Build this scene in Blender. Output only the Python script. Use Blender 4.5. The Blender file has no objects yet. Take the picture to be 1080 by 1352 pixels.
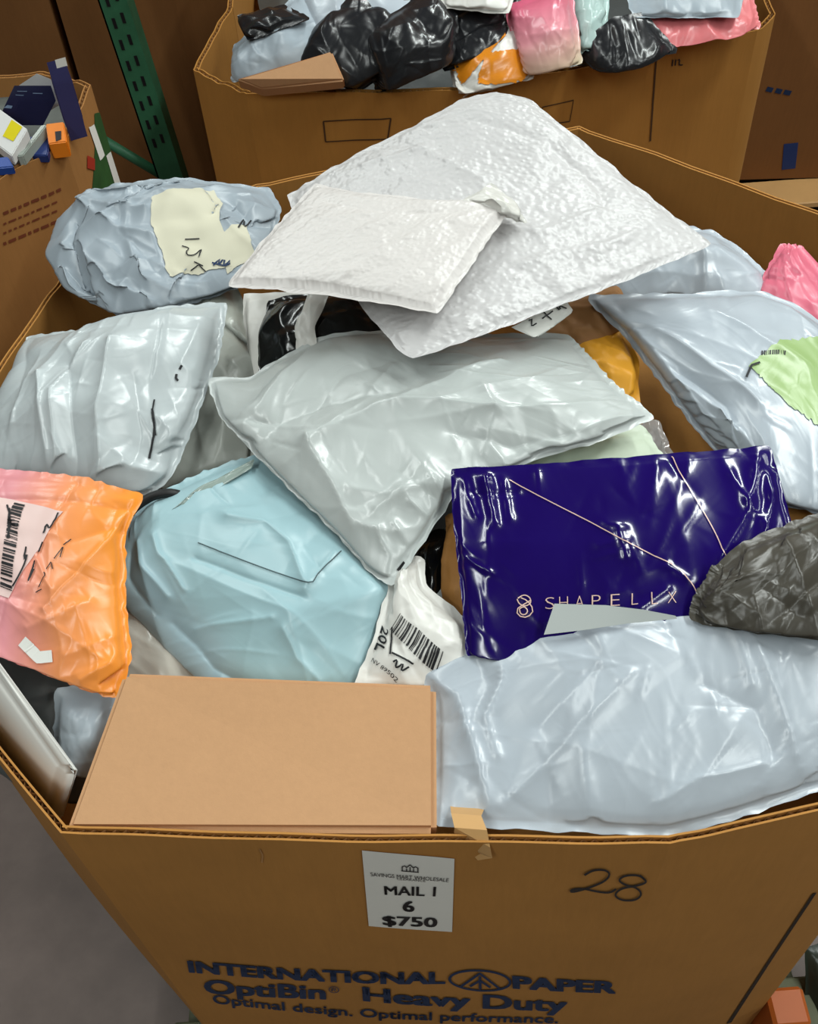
import bpy, bmesh, math, random
import numpy as np
from mathutils import Matrix, Vector

random.seed(7)
SC = bpy.context.scene
COL = SC.collection

# ---------------------------------------------------------------- camera
FPX, CX, CY, CAMZ = 1450.0, 540.0, 676.0, 2.15
_d = math.hypot(85, 1154)
_th = math.atan(FPX / _d)
_ro = math.atan2(85, 1154)
FW = np.array([0, math.cos(_th), -math.sin(_th)])
_R, _U = np.array([1.0, 0, 0]), np.array([0, math.sin(_th), math.cos(_th)])
RT = _R * math.cos(_ro) - _U * math.sin(_ro)
UP = _U * math.cos(_ro) + _R * math.sin(_ro)
CAM = np.array([0, 0, CAMZ])
cam = bpy.data.cameras.new('camera')
cam.sensor_fit = 'HORIZONTAL'
cam.sensor_width = 36
cam.lens = 36 * FPX / 1080
cam.clip_start = 0.02
co = bpy.data.objects.new('camera', cam)
COL.objects.link(co)
co.matrix_world = Matrix(((RT[0], UP[0], -FW[0], CAM[0]), (RT[1], UP[1], -FW[1], CAM[1]),
                          (RT[2], UP[2], -FW[2], CAM[2]), (0, 0, 0, 1)))
SC.camera = co

# ---------------------------------------------------------------- world, lamps, exposure
wd = bpy.data.worlds.new('world')
SC.world = wd
wd.use_nodes = True
wd.node_tree.nodes['Background'].inputs[0].default_value = (0.80, 0.86, 0.9, 1)
wd.node_tree.nodes['Background'].inputs[1].default_value = 0.0


def area(loc, sx, sy, power, col=(0.94, 1.0, 0.97)):
    l = bpy.data.lights.new('ceiling_strip', 'AREA')
    l.shape = 'RECTANGLE'
    l.size, l.size_y, l.energy, l.color = sx, sy, power, col
    o = bpy.data.objects.new('ceiling_strip', l)
    o.location = loc
    COL.objects.link(o)


# rows of ceiling strip lamps of the warehouse
for x in (-1.8, 1.75, 4.6):
    for y in (-1.7, 1.5, 4.7):
        area((x, y, 4.5), 0.16, 2.3, (190 if x == 1.75 else 90) if y > -1 else 105)
SC.view_settings.view_transform = 'Standard'
SC.view_settings.look = 'None'
SC.view_settings.gamma = 1
SC.view_settings.use_curve_mapping = False
SC.view_settings.exposure = -0.95
SC.cycles.use_denoising = True
SC.cycles.max_bounces = 6


# ---------------------------------------------------------------- pixel <-> world
def W(x, y, z):
    r = FW * FPX + RT * (x - CX) - UP * (y - CY)
    return CAM + r * ((z - CAMZ) / r[2])


def proj(p):
    v = np.asarray(p, float) - CAM
    k = v @ FW
    return np.stack([CX + FPX * (v @ RT) / k, CY - FPX * (v @ UP) / k], -1)


# ---------------------------------------------------------------- materials
MATS = {}


def lin(r, g, b):
    f = lambda c: (c / 255 / 12.92) if c <= 10 else ((c / 255 + 0.055) / 1.055) ** 2.4
    return (f(r), f(g), f(b), 1)


def newmat(name):
    m = bpy.data.materials.new(name)
    m.use_nodes = True
    nt = m.node_tree
    return m, nt, nt.nodes, nt.links, nt.nodes['Principled BSDF']


def noise(N, L, co, scale, detail=4, rough=0.5, dist=0.0, kind=None):
    n = N.new('ShaderNodeTexNoise')
    if kind:
        n.noise_type = kind
    n.inputs['Scale'].default_value = scale
    n.inputs['Detail'].default_value = detail
    n.inputs['Roughness'].default_value = rough
    n.inputs['Distortion'].default_value = dist
    L.new(co, n.inputs['Vector'])
    return n


def ramp(N, L, fac, a, b, ca, cb):
    r = N.new('ShaderNodeValToRGB')
    r.color_ramp.elements[0].position, r.color_ramp.elements[0].color = a, ca
    r.color_ramp.elements[1].position, r.color_ramp.elements[1].color = b, cb
    L.new(fac, r.inputs[0])
    return r


def mul(c, k):
    return (c[0] * k, c[1] * k, c[2] * k, 1)


def poly(name, rgb, rough=0.36, bump=0.35, scale=26, spec=0.5, var=0.9, coat=0.0, stretch=(1, 1), bubble=0.0, trans=0.0, alpha=1.0, grad=None):
    """thin film of a mailing bag: fine crinkle as relief, colour of its own"""
    if name in MATS:
        return MATS[name]
    m, nt, N, L, B = newmat(name)
    uv = N.new('ShaderNodeUVMap')
    uv.uv_map = 'UVMap'
    mp = N.new('ShaderNodeMapping')
    L.new(uv.outputs[0], mp.inputs[0])
    mp.inputs['Scale'].default_value = (stretch[0], stretch[1], 1)
    c = lin(*rgb)
    n1 = noise(N, L, mp.outputs[0], 7, 3)
    r1 = ramp(N, L, n1.outputs[0], 0.35, 0.7, mul(c, var), c)
    colout = r1.outputs[0]
    if grad:
        g = N.new('ShaderNodeSeparateXYZ')
        u1 = N.new('ShaderNodeUVMap')
        u1.uv_map = 'Unit'
        L.new(u1.outputs[0], g.inputs[0])
        a = N.new('ShaderNodeMath')
        a.operation = 'MULTIPLY_ADD'
        L.new(g.outputs[grad[0]], a.inputs[0])
        a.inputs[1].default_value, a.inputs[2].default_value = grad[1], grad[2]
        rr = ramp(N, L, a.outputs[0], 0, 1, lin(*grad[3]), lin(*grad[5]))
        e = rr.color_ramp.elements.new(0.5)
        e.color = lin(*grad[4])
        colout = rr.outputs[0]
    L.new(colout, B.inputs['Base Color'])
    wp = noise(N, L, mp.outputs[0], scale * 0.5, 2)
    wa = N.new('ShaderNodeMixRGB')
    wa.inputs[0].default_value = 0.05
    L.new(mp.outputs[0], wa.inputs[1])
    L.new(wp.outputs['Color'], wa.inputs[2])

    def vor(sc):
        v_ = N.new('ShaderNodeTexVoronoi')
        v_.inputs['Scale'].default_value = sc
        L.new(wa.outputs[0], v_.inputs['Vector'])
        return v_.outputs['Distance']
    n2, n3 = vor(scale * 0.55), vor(scale * 1.5)
    msk = noise(N, L, mp.outputs[0], 6, 2)
    mr = ramp(N, L, msk.outputs[0], 0.42, 0.68, (0.12, 0.12, 0.12, 1), (1, 1, 1, 1))
    mx = N.new('ShaderNodeMath')
    mx.operation = 'MULTIPLY_ADD'
    L.new(n3, mx.inputs[0])
    mx.inputs[1].default_value = 0.4
    L.new(n2, mx.inputs[2])
    mz = N.new('ShaderNodeMath')
    mz.operation = 'MULTIPLY'
    L.new(mx.outputs[0], mz.inputs[0])
    L.new(mr.outputs[0], mz.inputs[1])
    h = mz.outputs[0]
    # thin stretch lines of the pulled film
    for rot_, sx_, sy_, wt in ((0.5, 9, 95, 0.15), (-0.9, 10, 80, 0.12)):
        m3 = N.new('ShaderNodeMapping')
        m3.inputs['Rotation'].default_value = (0, 0, rot_)
        L.new(wa.outputs[0], m3.inputs[0])
        m4 = N.new('ShaderNodeMapping')
        m4.inputs['Scale'].default_value = (sx_, sy_, 1)
        L.new(m3.outputs[0], m4.inputs[0])
        ln_ = noise(N, L, m4.outputs[0], 1.0, 3, 0.6, 0.4, 'RIDGED_MULTIFRACTAL')
        ad = N.new('ShaderNodeMath')
        ad.operation = 'MULTIPLY_ADD'
        L.new(ln_.outputs[0], ad.inputs[0])
        ad.inputs[1].default_value = wt
        L.new(h, ad.inputs[2])
        h = ad.outputs[0]
    if bubble:
        v = N.new('ShaderNodeTexVoronoi')
        v.feature = 'SMOOTH_F1'
        v.inputs['Scale'].default_value = bubble
        L.new(uv.outputs[0], v.inputs['Vector'])
        m2 = N.new('ShaderNodeMath')
        m2.operation = 'MULTIPLY_ADD'
        L.new(v.outputs['Distance'], m2.inputs[0])
        m2.inputs[1].default_value = -1.1
        L.new(h, m2.inputs[2])
        h = m2.outputs[0]
    bp = N.new('ShaderNodeBump')
    bp.inputs['Strength'].default_value = bump
    bp.inputs['Distance'].default_value = 0.006
    L.new(h, bp.inputs['Height'])
    L.new(bp.outputs[0], B.inputs['Normal'])
    B.inputs['Roughness'].default_value = rough
    B.inputs['Specular IOR Level'].default_value = spec
    if coat:
        B.inputs['Coat Weight'].default_value = coat
        B.inputs['Coat Roughness'].default_value = 0.12
    if trans:
        B.inputs['Transmission Weight'].default_value = trans
    if alpha < 1:
        B.inputs['Alpha'].default_value = alpha
    MATS[name] = m
    return m


def plain(name, rgb, rough=0.6, spec=0.4, metal=0.0, var=0.85, scale=9, bump=0.0, bscale=60):
    if name in MATS:
        return MATS[name]
    m, nt, N, L, B = newmat(name)
    tc = N.new('ShaderNodeTexCoord')
    c = lin(*rgb)
    n1 = noise(N, L, tc.outputs['Object'], scale, 5, 0.6)
    r1 = ramp(N, L, n1.outputs[0], 0.3, 0.7, mul(c, var), c)
    L.new(r1.outputs[0], B.inputs['Base Color'])
    B.inputs['Roughness'].default_value = rough
    B.inputs['Specular IOR Level'].default_value = spec
    B.inputs['Metallic'].default_value = metal
    if bump:
        n2 = noise(N, L, tc.outputs['Object'], bscale, 6, 0.6)
        b = N.new('ShaderNodeBump')
        b.inputs['Strength'].default_value = bump
        b.inputs['Distance'].default_value = 0.003
        L.new(n2.outputs[0], b.inputs['Height'])
        L.new(b.outputs[0], B.inputs['Normal'])
    MATS[name] = m
    return m


def card(name, rgb, var=0.92, stain=0.9, rough=0.82):
    """kraft board: fibres, faint vertical fluting lines, scuffs"""
    if name in MATS:
        return MATS[name]
    m, nt, N, L, B = newmat(name)
    tc = N.new('ShaderNodeTexCoord')
    mp = N.new('ShaderNodeMapping')
    mp.inputs['Scale'].default_value = (1, 1, 0.12)
    L.new(tc.outputs['Object'], mp.inputs[0])
    c = lin(*rgb)
    n1 = noise(N, L, mp.outputs[0], 130, 4, 0.7)
    r1 = ramp(N, L, n1.outputs[0], 0.3, 0.7, mul(c, var), c)
    n2 = noise(N, L, tc.outputs['Object'], 4.5, 5, 0.6)
    r2 = ramp(N, L, n2.outputs[0], 0.35, 0.65, (stain, stain, stain, 1), (1, 1, 1, 1))
    mx = N.new('ShaderNodeMix')
    mx.data_type = 'RGBA'
    mx.blend_type = 'MULTIPLY'
    mx.inputs[0].default_value = 1
    L.new(r1.outputs[0], mx.inputs[6])
    L.new(r2.outputs[0], mx.inputs[7])
    L.new(mx.outputs[2], B.inputs['Base Color'])
    B.inputs['Roughness'].default_value = rough
    B.inputs['Specular IOR Level'].default_value = 0.25
    b = N.new('ShaderNodeBump')
    b.inputs['Strength'].default_value = 0.25
    b.inputs['Distance'].default_value = 0.002
    n3 = noise(N, L, mp.outputs[0], 60, 4, 0.6)
    L.new(n3.outputs[0], b.inputs['Height'])
    L.new(b.outputs[0], B.inputs['Normal'])
    MATS[name] = m
    return m


CARD = card('bin_board', (184, 130, 66), 0.93)
CARDD = card('bin_board_aged', (150, 104, 58))
CARDBOX = card('carton_board', (200, 154, 113), 0.95, 0.95)
FLUTE = card('fluting_board', (190, 142, 92), 0.7)
INK = plain('black_ink', (22, 22, 26), 0.5, var=0.8)
BLUEINK = plain('navy_print', (24, 50, 90), 0.7, var=0.7, scale=14)
PAPER = plain('label_paper', (236, 236, 230), 0.55, var=0.97)
CREAM = plain('cream_paper', (208, 204, 182), 0.6, var=0.93)
GREY = poly('grey_film', (192, 200, 202), 0.285, 0.45, 22, spec=0.65)
GREY2 = poly('cool_grey_film', (182, 191, 200), 0.285, 0.45, 20, spec=0.65)
GREY3 = poly('dull_grey_film', (160, 171, 180), 0.34, 0.4, 26)
GREYG = poly('greenish_grey_film', (189, 195, 193), 0.285, 0.45, 20, spec=0.65)


# ---------------------------------------------------------------- object helpers
def tag(o, label=None, cat=None, group=None, kind=None):
    if label:
        o['label'] = label
    if cat:
        o['category'] = cat
    if group:
        o['group'] = group
    if kind:
        o['kind'] = kind
    return o


def link(name, me, mat=None, parent=None, smooth=False):
    o = bpy.data.objects.new(name, me)
    COL.objects.link(o)
    if mat is not None:
        me.materials.append(mat)
    if parent is not None:
        o.parent = parent
        o.matrix_parent_inverse = parent.matrix_basis.inverted()
    if smooth:
        me.polygons.foreach_set('use_smooth', [True] * len(me.polygons))
    return o


def mesh(name, V, F, mat=None, parent=None, smooth=False, uv=None, uv2=None):
    me = bpy.data.meshes.new(name)
    me.from_pydata([tuple(map(float, v)) for v in V], [], [tuple(map(int, f)) for f in F])
    if uv is not None:
        ul = me.uv_layers.new(name='UVMap')
        idx = np.empty(len(me.loops), np.int32)
        me.loops.foreach_get('vertex_index', idx)
        ul.data.foreach_set('uv', np.asarray(uv, np.float32)[idx].ravel())
    if uv2 is not None:
        ul = me.uv_layers.new(name='Unit')
        ul.data.foreach_set('uv', np.asarray(uv2, np.float32)[idx].ravel())
    me.update()
    return link(name, me, mat, parent, smooth)


def empty(name, loc):
    o = bpy.data.objects.new(name, None)
    o.empty_display_size = 0.1
    o.location = tuple(map(float, loc))
    COL.objects.link(o)
    return o


def gridfaces(M, N, off=0, flip=False):
    i = np.arange(M - 1)[:, None] * N + np.arange(N - 1)[None, :]
    q = np.stack([i, i + N, i + N + 1, i + 1], -1).reshape(-1, 4) + off
    return q[:, ::-1] if flip else q


def vnoise(M, N, cells, seed, octaves=1):
    """smooth value noise in 0..1 on an M x N grid"""
    out = np.zeros((M, N))
    amp = tot = 0
    a = 1.0
    for o in range(octaves):
        r = np.random.RandomState(seed + 31 * o)
        cu, cv = max(2, int(cells[0] * 2 ** o)), max(2, int(cells[1] * 2 ** o))
        g = r.rand(cu + 2, cv + 2)
        x, y = np.linspace(0, cu - 1e-6, M), np.linspace(0, cv - 1e-6, N)
        i, j = x.astype(int), y.astype(int)
        fx, fy = (x - i)[:, None], (y - j)[None, :]
        fx, fy = fx * fx * (3 - 2 * fx), fy * fy * (3 - 2 * fy)
        g00, g10 = g[np.ix_(i, j)], g[np.ix_(i + 1, j)]
        g01, g11 = g[np.ix_(i, j + 1)], g[np.ix_(i + 1, j + 1)]
        out += a * ((g00 * (1 - fx) + g10 * fx) * (1 - fy) + (g01 * (1 - fx) + g11 * fx) * fy)
        tot += a
        a *= 0.5
    return out / tot


class Surf:
    """a grid of points one can print on"""

    def __init__(s, X):
        s.X = np.asarray(X, float)
        s.M, s.N = s.X.shape[:2]
        s.P = proj(s.X.reshape(-1, 3)).reshape(s.M, s.N, 2)

    def at(s, u, v, off=0.0):
        u, v = np.clip(np.asarray(u, float), 0, 1), np.clip(np.asarray(v, float), 0, 1)
        x, y = v * (s.M - 1), u * (s.N - 1)
        i, j = np.minimum(x.astype(int), s.M - 2), np.minimum(y.astype(int), s.N - 2)
        fx, fy = (x - i)[..., None], (y - j)[..., None]
        a, b, c, d = s.X[i, j], s.X[i + 1, j], s.X[i, j + 1], s.X[i + 1, j + 1]
        p = (a * (1 - fx) + b * fx) * (1 - fy) + (c * (1 - fx) + d * fx) * fy
        n = np.cross((c - a) + (d - b), (b - a) + (d - c))
        n /= np.linalg.norm(n, axis=-1, keepdims=True) + 1e-12
        sg = np.sign(np.sum(n * (CAM - p), -1, keepdims=True))
        return p + n * sg * off

    def inv(s, px, py):
        d = (s.P[..., 0] - px) ** 2 + (s.P[..., 1] - py) ** 2
        i, j = np.unravel_index(np.argmin(d), d.shape)
        u, v = j / (s.N - 1), i / (s.M - 1)
        e = 0.5 / max(s.M, s.N)
        for _ in range(12):
            p = proj(s.at(u, v))
            ju, jv = (proj(s.at(u + e, v)) - proj(s.at(u - e, v))), (proj(s.at(u, v + e)) - proj(s.at(u, v - e)))
            J = np.stack([ju, jv], -1) / (2 * e)
            r = np.array([px, py]) - p
            if abs(np.linalg.det(J)) < 1e-6 or np.hypot(*r) < 0.3:
                break
            du = np.linalg.solve(J, r)
            du = np.clip(du, -0.03, 0.03)
            u, v = min(1, max(0, u + du[0])), min(1, max(0, v + du[1]))
        return u, v

    def quad(s, q):
        """q: four picture points TL TR BR BL of a print on this surface -> map of the unit square onto it"""
        c = np.array([s.inv(*p) for p in q])

        def f(a, b, off):
            a, b = np.asarray(a, float)[..., None], np.asarray(b, float)[..., None]
            t = (c[0] * (1 - a) + c[1] * a) * (1 - b) + (c[3] * (1 - a) + c[2] * a) * b
            return s.at(t[..., 0], t[..., 1], off)
        return f


def sheet(name, f, mat, parent, n=16, m=16, off=0.0012, jag=0.0, seed=0, label=None):
    """a paper label following a surface"""
    r = np.random.RandomState(seed)
    a, b = np.meshgrid(np.linspace(0, 1, n), np.linspace(0, 1, m))
    if jag:
        k = jag * (r.rand(m, n) - 0.5)
        ed = (a == 0) | (a == 1) | (b == 0) | (b == 1)
        a, b = a + k * ed, b + np.roll(k, 3, 1) * ed
    X = f(a, b, off)
    o = mesh(name, X.reshape(-1, 3), gridfaces(m, n), mat, parent, True, np.stack([a, b], -1).reshape(-1, 2) * 0.1)
    if label:
        o['label'] = label
    return o


def printed(name, f, body, mat, parent, off=0.002, bold=0.0, sub=True, wide=1.0):
    """flat printed lettering mapped onto a surface"""
    cu = bpy.data.curves.new('lettering', 'FONT')
    cu.body = body
    cu.resolution_u = 3
    cu.offset = min(0.0, bold)
    cu.space_character = wide
    t = bpy.data.objects.new('lettering', cu)
    COL.objects.link(t)
    me = bpy.data.meshes.new_from_object(t.evaluated_get(bpy.context.evaluated_depsgraph_get()))
    bpy.data.objects.remove(t)
    bm = bmesh.new()
    bm.from_mesh(me)
    if sub:
        bmesh.ops.triangulate(bm, faces=bm.faces)
        long_e = [e for e in bm.edges if e.calc_length() > 0.25]
        if long_e:
            bmesh.ops.subdivide_edges(bm, edges=long_e, cuts=1)
    V = np.array([v.co[:] for v in bm.verts])
    mn, mx = V.min(0), V.max(0)
    a, b = (V[:, 0] - mn[0]) / (mx[0] - mn[0]), 1 - (V[:, 1] - mn[1]) / max(1e-6, mx[1] - mn[1])
    bm.verts.index_update()
    F0 = [[v.index for v in fc.verts] for fc in bm.faces]
    bm.free()
    VV, FF = [], []
    kx, ky = bold / (mx[0] - mn[0]), bold / max(1e-6, mx[1] - mn[1])
    for (dx, dy) in (((-1, -.6), (1, -.6), (-1, .6), (1, .6)) if bold > 0 else ((0, 0),)):
        FF += [[i + len(VV) for i in q] for q in F0]
        VV += list(f(a * (1 - 2 * kx) + kx + dx * kx, b * (1 - 2 * ky) + ky + dy * ky, off))
    return mesh(name, VV, FF, mat, parent)


def chaikin(p, k=2):
    for _ in range(k):
        q = np.empty((2 * len(p), 2))
        q[0], q[-1] = p[0], p[-1]
        q[1:-1:2] = 0.75 * p[:-1] + 0.25 * p[1:]
        q[2:-1:2] = 0.25 * p[:-1] + 0.75 * p[1:]
        p = q
    return p


def strokes(name, f, lines, mat, parent, w=0.02, asp=1.0, off=0.002, rnd=False):
    """pen strokes: ribbons mapped onto a surface; asp = width/height of the unit square"""
    V, F = [], []
    for ln in lines:
        p = chaikin(np.array(ln, float)) if rnd else np.array(ln, float)
        seg = np.linalg.norm(np.diff(p, axis=0), axis=1)
        s = np.concatenate([[0], np.cumsum(seg)])
        k = max(2, int(s[-1] / 0.03) + 1)
        q = np.stack([np.interp(np.linspace(0, s[-1], k), s, p[:, d]) for d in (0, 1)], -1)
        t = np.gradient(q, axis=0) * [asp, 1]
        t /= np.linalg.norm(t, axis=1, keepdims=True) + 1e-9
        nn = np.stack([-t[:, 1] / asp, t[:, 0]], -1) * w * 0.5
        A, Bv = q + nn, q - nn
        o = len(V)
        V += list(f(A[:, 0], A[:, 1], off)) + list(f(Bv[:, 0], Bv[:, 1], off))
        F += [(o + i, o + i + 1, o + k + i + 1, o + k + i) for i in range(k - 1)]
    return mesh(name, V, F, mat, parent)


def pxstrokes(name, S, lines, mat, parent, wpx, off=0.0018):
    """pen or print lines given along picture points of the surface they lie on"""
    V, F = [], []
    for ln in lines:
        p = chaikin(np.array(ln, float)) if len(ln) > 3 else np.array(ln, float)
        s = np.concatenate([[0], np.cumsum(np.linalg.norm(np.diff(p, axis=0), axis=1))])
        k = max(2, int(s[-1] / (6 if s[-1] > 60 else 2.5)) + 1)
        uv = np.array([S.inv(*r_) for r_ in np.stack([np.interp(np.linspace(0, s[-1], k), s, p[:, d]) for d in (0, 1)], -1)])
        X = S.at(uv[:, 0], uv[:, 1], off)
        N_ = S.at(uv[:, 0], uv[:, 1], off + 0.01) - X
        t = np.gradient(X, axis=0)
        b = np.cross(t, N_)
        b /= np.linalg.norm(b, axis=1, keepdims=True) + 1e-12
        hw_ = wpx * 0.5 * np.linalg.norm(X - CAM, axis=1)[:, None] / FPX
        o = len(V)
        V += list(X + b * hw_) + list(X - b * hw_)
        F += [(o + i, o + i + 1, o + k + i + 1, o + k + i) for i in range(k - 1)]
    return mesh(name, V, F, mat, parent)


def bars(name, f, mat, parent, n=34, seed=1, off=0.002, horiz=False):
    r = np.random.RandomState(seed)
    w = r.choice([1, 1, 2, 3], 2 * n).astype(float)
    e = np.concatenate([[0], np.cumsum(w)]) / w.sum()
    V, F = [], []
    t = np.linspace(0, 1, 7)
    for i in range(0, 2 * n, 2):
        o = len(V)
        for x in (e[i], e[i + 1]):
            a, b = (t, 0 * t + x) if horiz else (0 * t + x, t)
            V += list(f(a, b, off))
        F += [(o + k, o + k + 1, o + 8 + k, o + 7 + k) for k in range(6)]
    return mesh(name, V, F, mat, parent)


# ---------------------------------------------------------------- mailing bags: a film draped over what is inside
def side(pts, n):
    P = np.array(pts, float)
    s = np.concatenate([[0], np.cumsum(np.linalg.norm(np.diff(P, axis=0), axis=1))])
    t = np.linspace(0, s[-1], n)
    Q = np.stack([np.interp(t, s, P[:, k]) for k in range(3)], -1)
    for _ in range(max(1, n // 28)):
        Q[1:-1] = 0.25 * Q[:-2] + 0.5 * Q[1:-1] + 0.25 * Q[2:]
    return Q


def px3(pts):
    return [W(*p) for p in pts]


def coons(c, t=(), r=(), b=(), l=(), N=80, M=80):
    """c: corners TL TR BR BL, t r b l: points between them, all (picture x, picture y, height)"""
    T = side(px3([c[0], *t, c[1]]), N)
    B = side(px3([c[3], *b, c[2]]), N)
    Lf = side(px3([c[0], *l, c[3]]), M)
    Rt = side(px3([c[1], *r, c[2]]), M)
    u, v = np.linspace(0, 1, N)[None, :, None], np.linspace(0, 1, M)[:, None, None]
    X = (1 - v) * T[None] + v * B[None] + (1 - u) * Lf[:, None] + u * Rt[:, None]
    X = X - ((1 - u) * (1 - v) * T[0] + u * (1 - v) * T[-1] + (1 - u) * v * B[0] + u * v * B[-1])
    return X


def drape(T, n, H, floor, slack, ang, aniso, edge, iters, seed, pin, bend, press):
    M, N = H.shape
    rs = np.random.RandomState(seed)
    X = T + n * H[..., None]
    u, v = np.meshgrid(np.linspace(0, 1, N), np.linspace(0, 1, M))
    fld = 0.25 + 1.5 * vnoise(M, N, (4, 4), seed + 5, 2) ** 1.5
    an = lambda th: 1 + aniso * math.cos(th - ang) ** 2
    su = 1 + slack * fld * an(0) + edge * np.exp(-np.minimum(v, 1 - v) / 0.07)
    sv = 1 + slack * fld * an(math.pi / 2) + edge * np.exp(-np.minimum(u, 1 - u) / 0.07)
    sd = 1 + slack * fld * an(math.pi / 4)
    sa = 1 + slack * fld * an(-math.pi / 4)
    ln = lambda d: np.linalg.norm(d, axis=-1)
    ru = ln(X[:, 1:] - X[:, :-1]) * su[:, 1:]
    rv = ln(X[1:] - X[:-1]) * sv[1:]
    rd = ln(X[1:, 1:] - X[:-1, :-1]) * sd[1:, 1:]
    ra = ln(X[1:, :-1] - X[:-1, 1:]) * sa[1:, 1:]
    bu = ln(X[:, 2:] - X[:, :-2]) * su[:, 1:-1]
    bv = ln(X[2:] - X[:-2]) * sv[1:-1]
    pinm = np.zeros((M, N))
    pinm[0] = pinm[-1] = pinm[:, 0] = pinm[:, -1] = pin
    cell = float(np.mean(ru))
    X0 = X.copy()
    X += n * ((vnoise(M, N, (N // 6, N // 6), seed + 9) - 0.4) * cell * 1.6)[..., None] * (pinm == 0)[..., None]
    Vv = np.zeros_like(X)

    def con(a, b, rest, k):
        d = X[b] - X[a]
        q = d * (k * (1 - rest / (np.linalg.norm(d, axis=-1) + 1e-9)))[..., None]
        X[a] += q
        X[b] -= q
    S = np.s_
    grav = np.array([0, 0, -press * cell * 0.25]) - n * press * cell * 0.5
    for it in range(iters):
        Xp = X.copy()
        X += Vv * 0.9 + grav
        con(S[:, :-1], S[:, 1:], ru, 0.3)
        con(S[:-1], S[1:], rv, 0.3)
        con(S[:-1, :-1], S[1:, 1:], rd, 0.14)
        con(S[:-1, 1:], S[1:, :-1], ra, 0.14)
        con(S[:, :-2], S[:, 2:], bu, bend)
        con(S[:-2], S[2:], bv, bend)
        h = (X - T) @ n
        pen = np.maximum(0, floor - h)
        X += n * pen[..., None]
        X += (X0 - X) * pinm[..., None]
        Vv = X - Xp
    return X


def crease_field(Um, Vm, wu, wv, seed, n, ang, spread, amp, width, length):
    """sharp straight folds of finite length, as film makes when it is bent two ways"""
    rs = np.random.RandomState(seed + 77)
    Hc = np.zeros_like(Um)
    for k in range(n):
        a = ang + rs.randn() * spread
        cx_, cy_ = rs.rand() * wu, rs.rand() * wv
        L_ = length * (0.4 + 1.2 * rs.rand())
        w1, w2 = width * (0.35 + rs.rand()), width * (0.35 + 1.6 * rs.rand())
        h = amp * (0.25 + rs.rand() ** 2) * (1 if rs.rand() < 0.62 else -0.8)
        t = (Um - cx_) * math.cos(a) + (Vm - cy_) * math.sin(a)
        q = -(Um - cx_) * math.sin(a) + (Vm - cy_) * math.cos(a) + (rs.randn() * 0.6) * t * t
        Hc += h * np.where(q > 0, np.exp(-np.abs(q) / w1), np.exp(-np.abs(q) / w2)) * np.exp(-(t / L_) ** 4 * 4)
    return Hc


def pucker_field(Um, Vm, wu, wv, seed, per_m, amp, reach):
    """gathers running in from the welded seams"""
    rs = np.random.RandomState(seed + 99)
    Hc = np.zeros_like(Um)
    for (along, into, la) in ((Um, Vm, wu), (Um, wv - Vm, wu), (Vm, Um, wv), (Vm, wu - Um, wv)):
        for k in range(int(per_m * la)):
            c_ = rs.rand() * la
            sl = rs.randn() * 0.35
            R_ = reach * (0.4 + 1.3 * rs.rand())
            w = 0.004 + 0.008 * rs.rand()
            q = np.abs(along - c_ - sl * into)
            Hc += amp * (0.3 + rs.rand()) * (1 if rs.rand() < 0.6 else -1) * np.exp(-q / (w + into * 0.12)) * np.exp(-(into / R_) ** 2)
    return Hc


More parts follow.
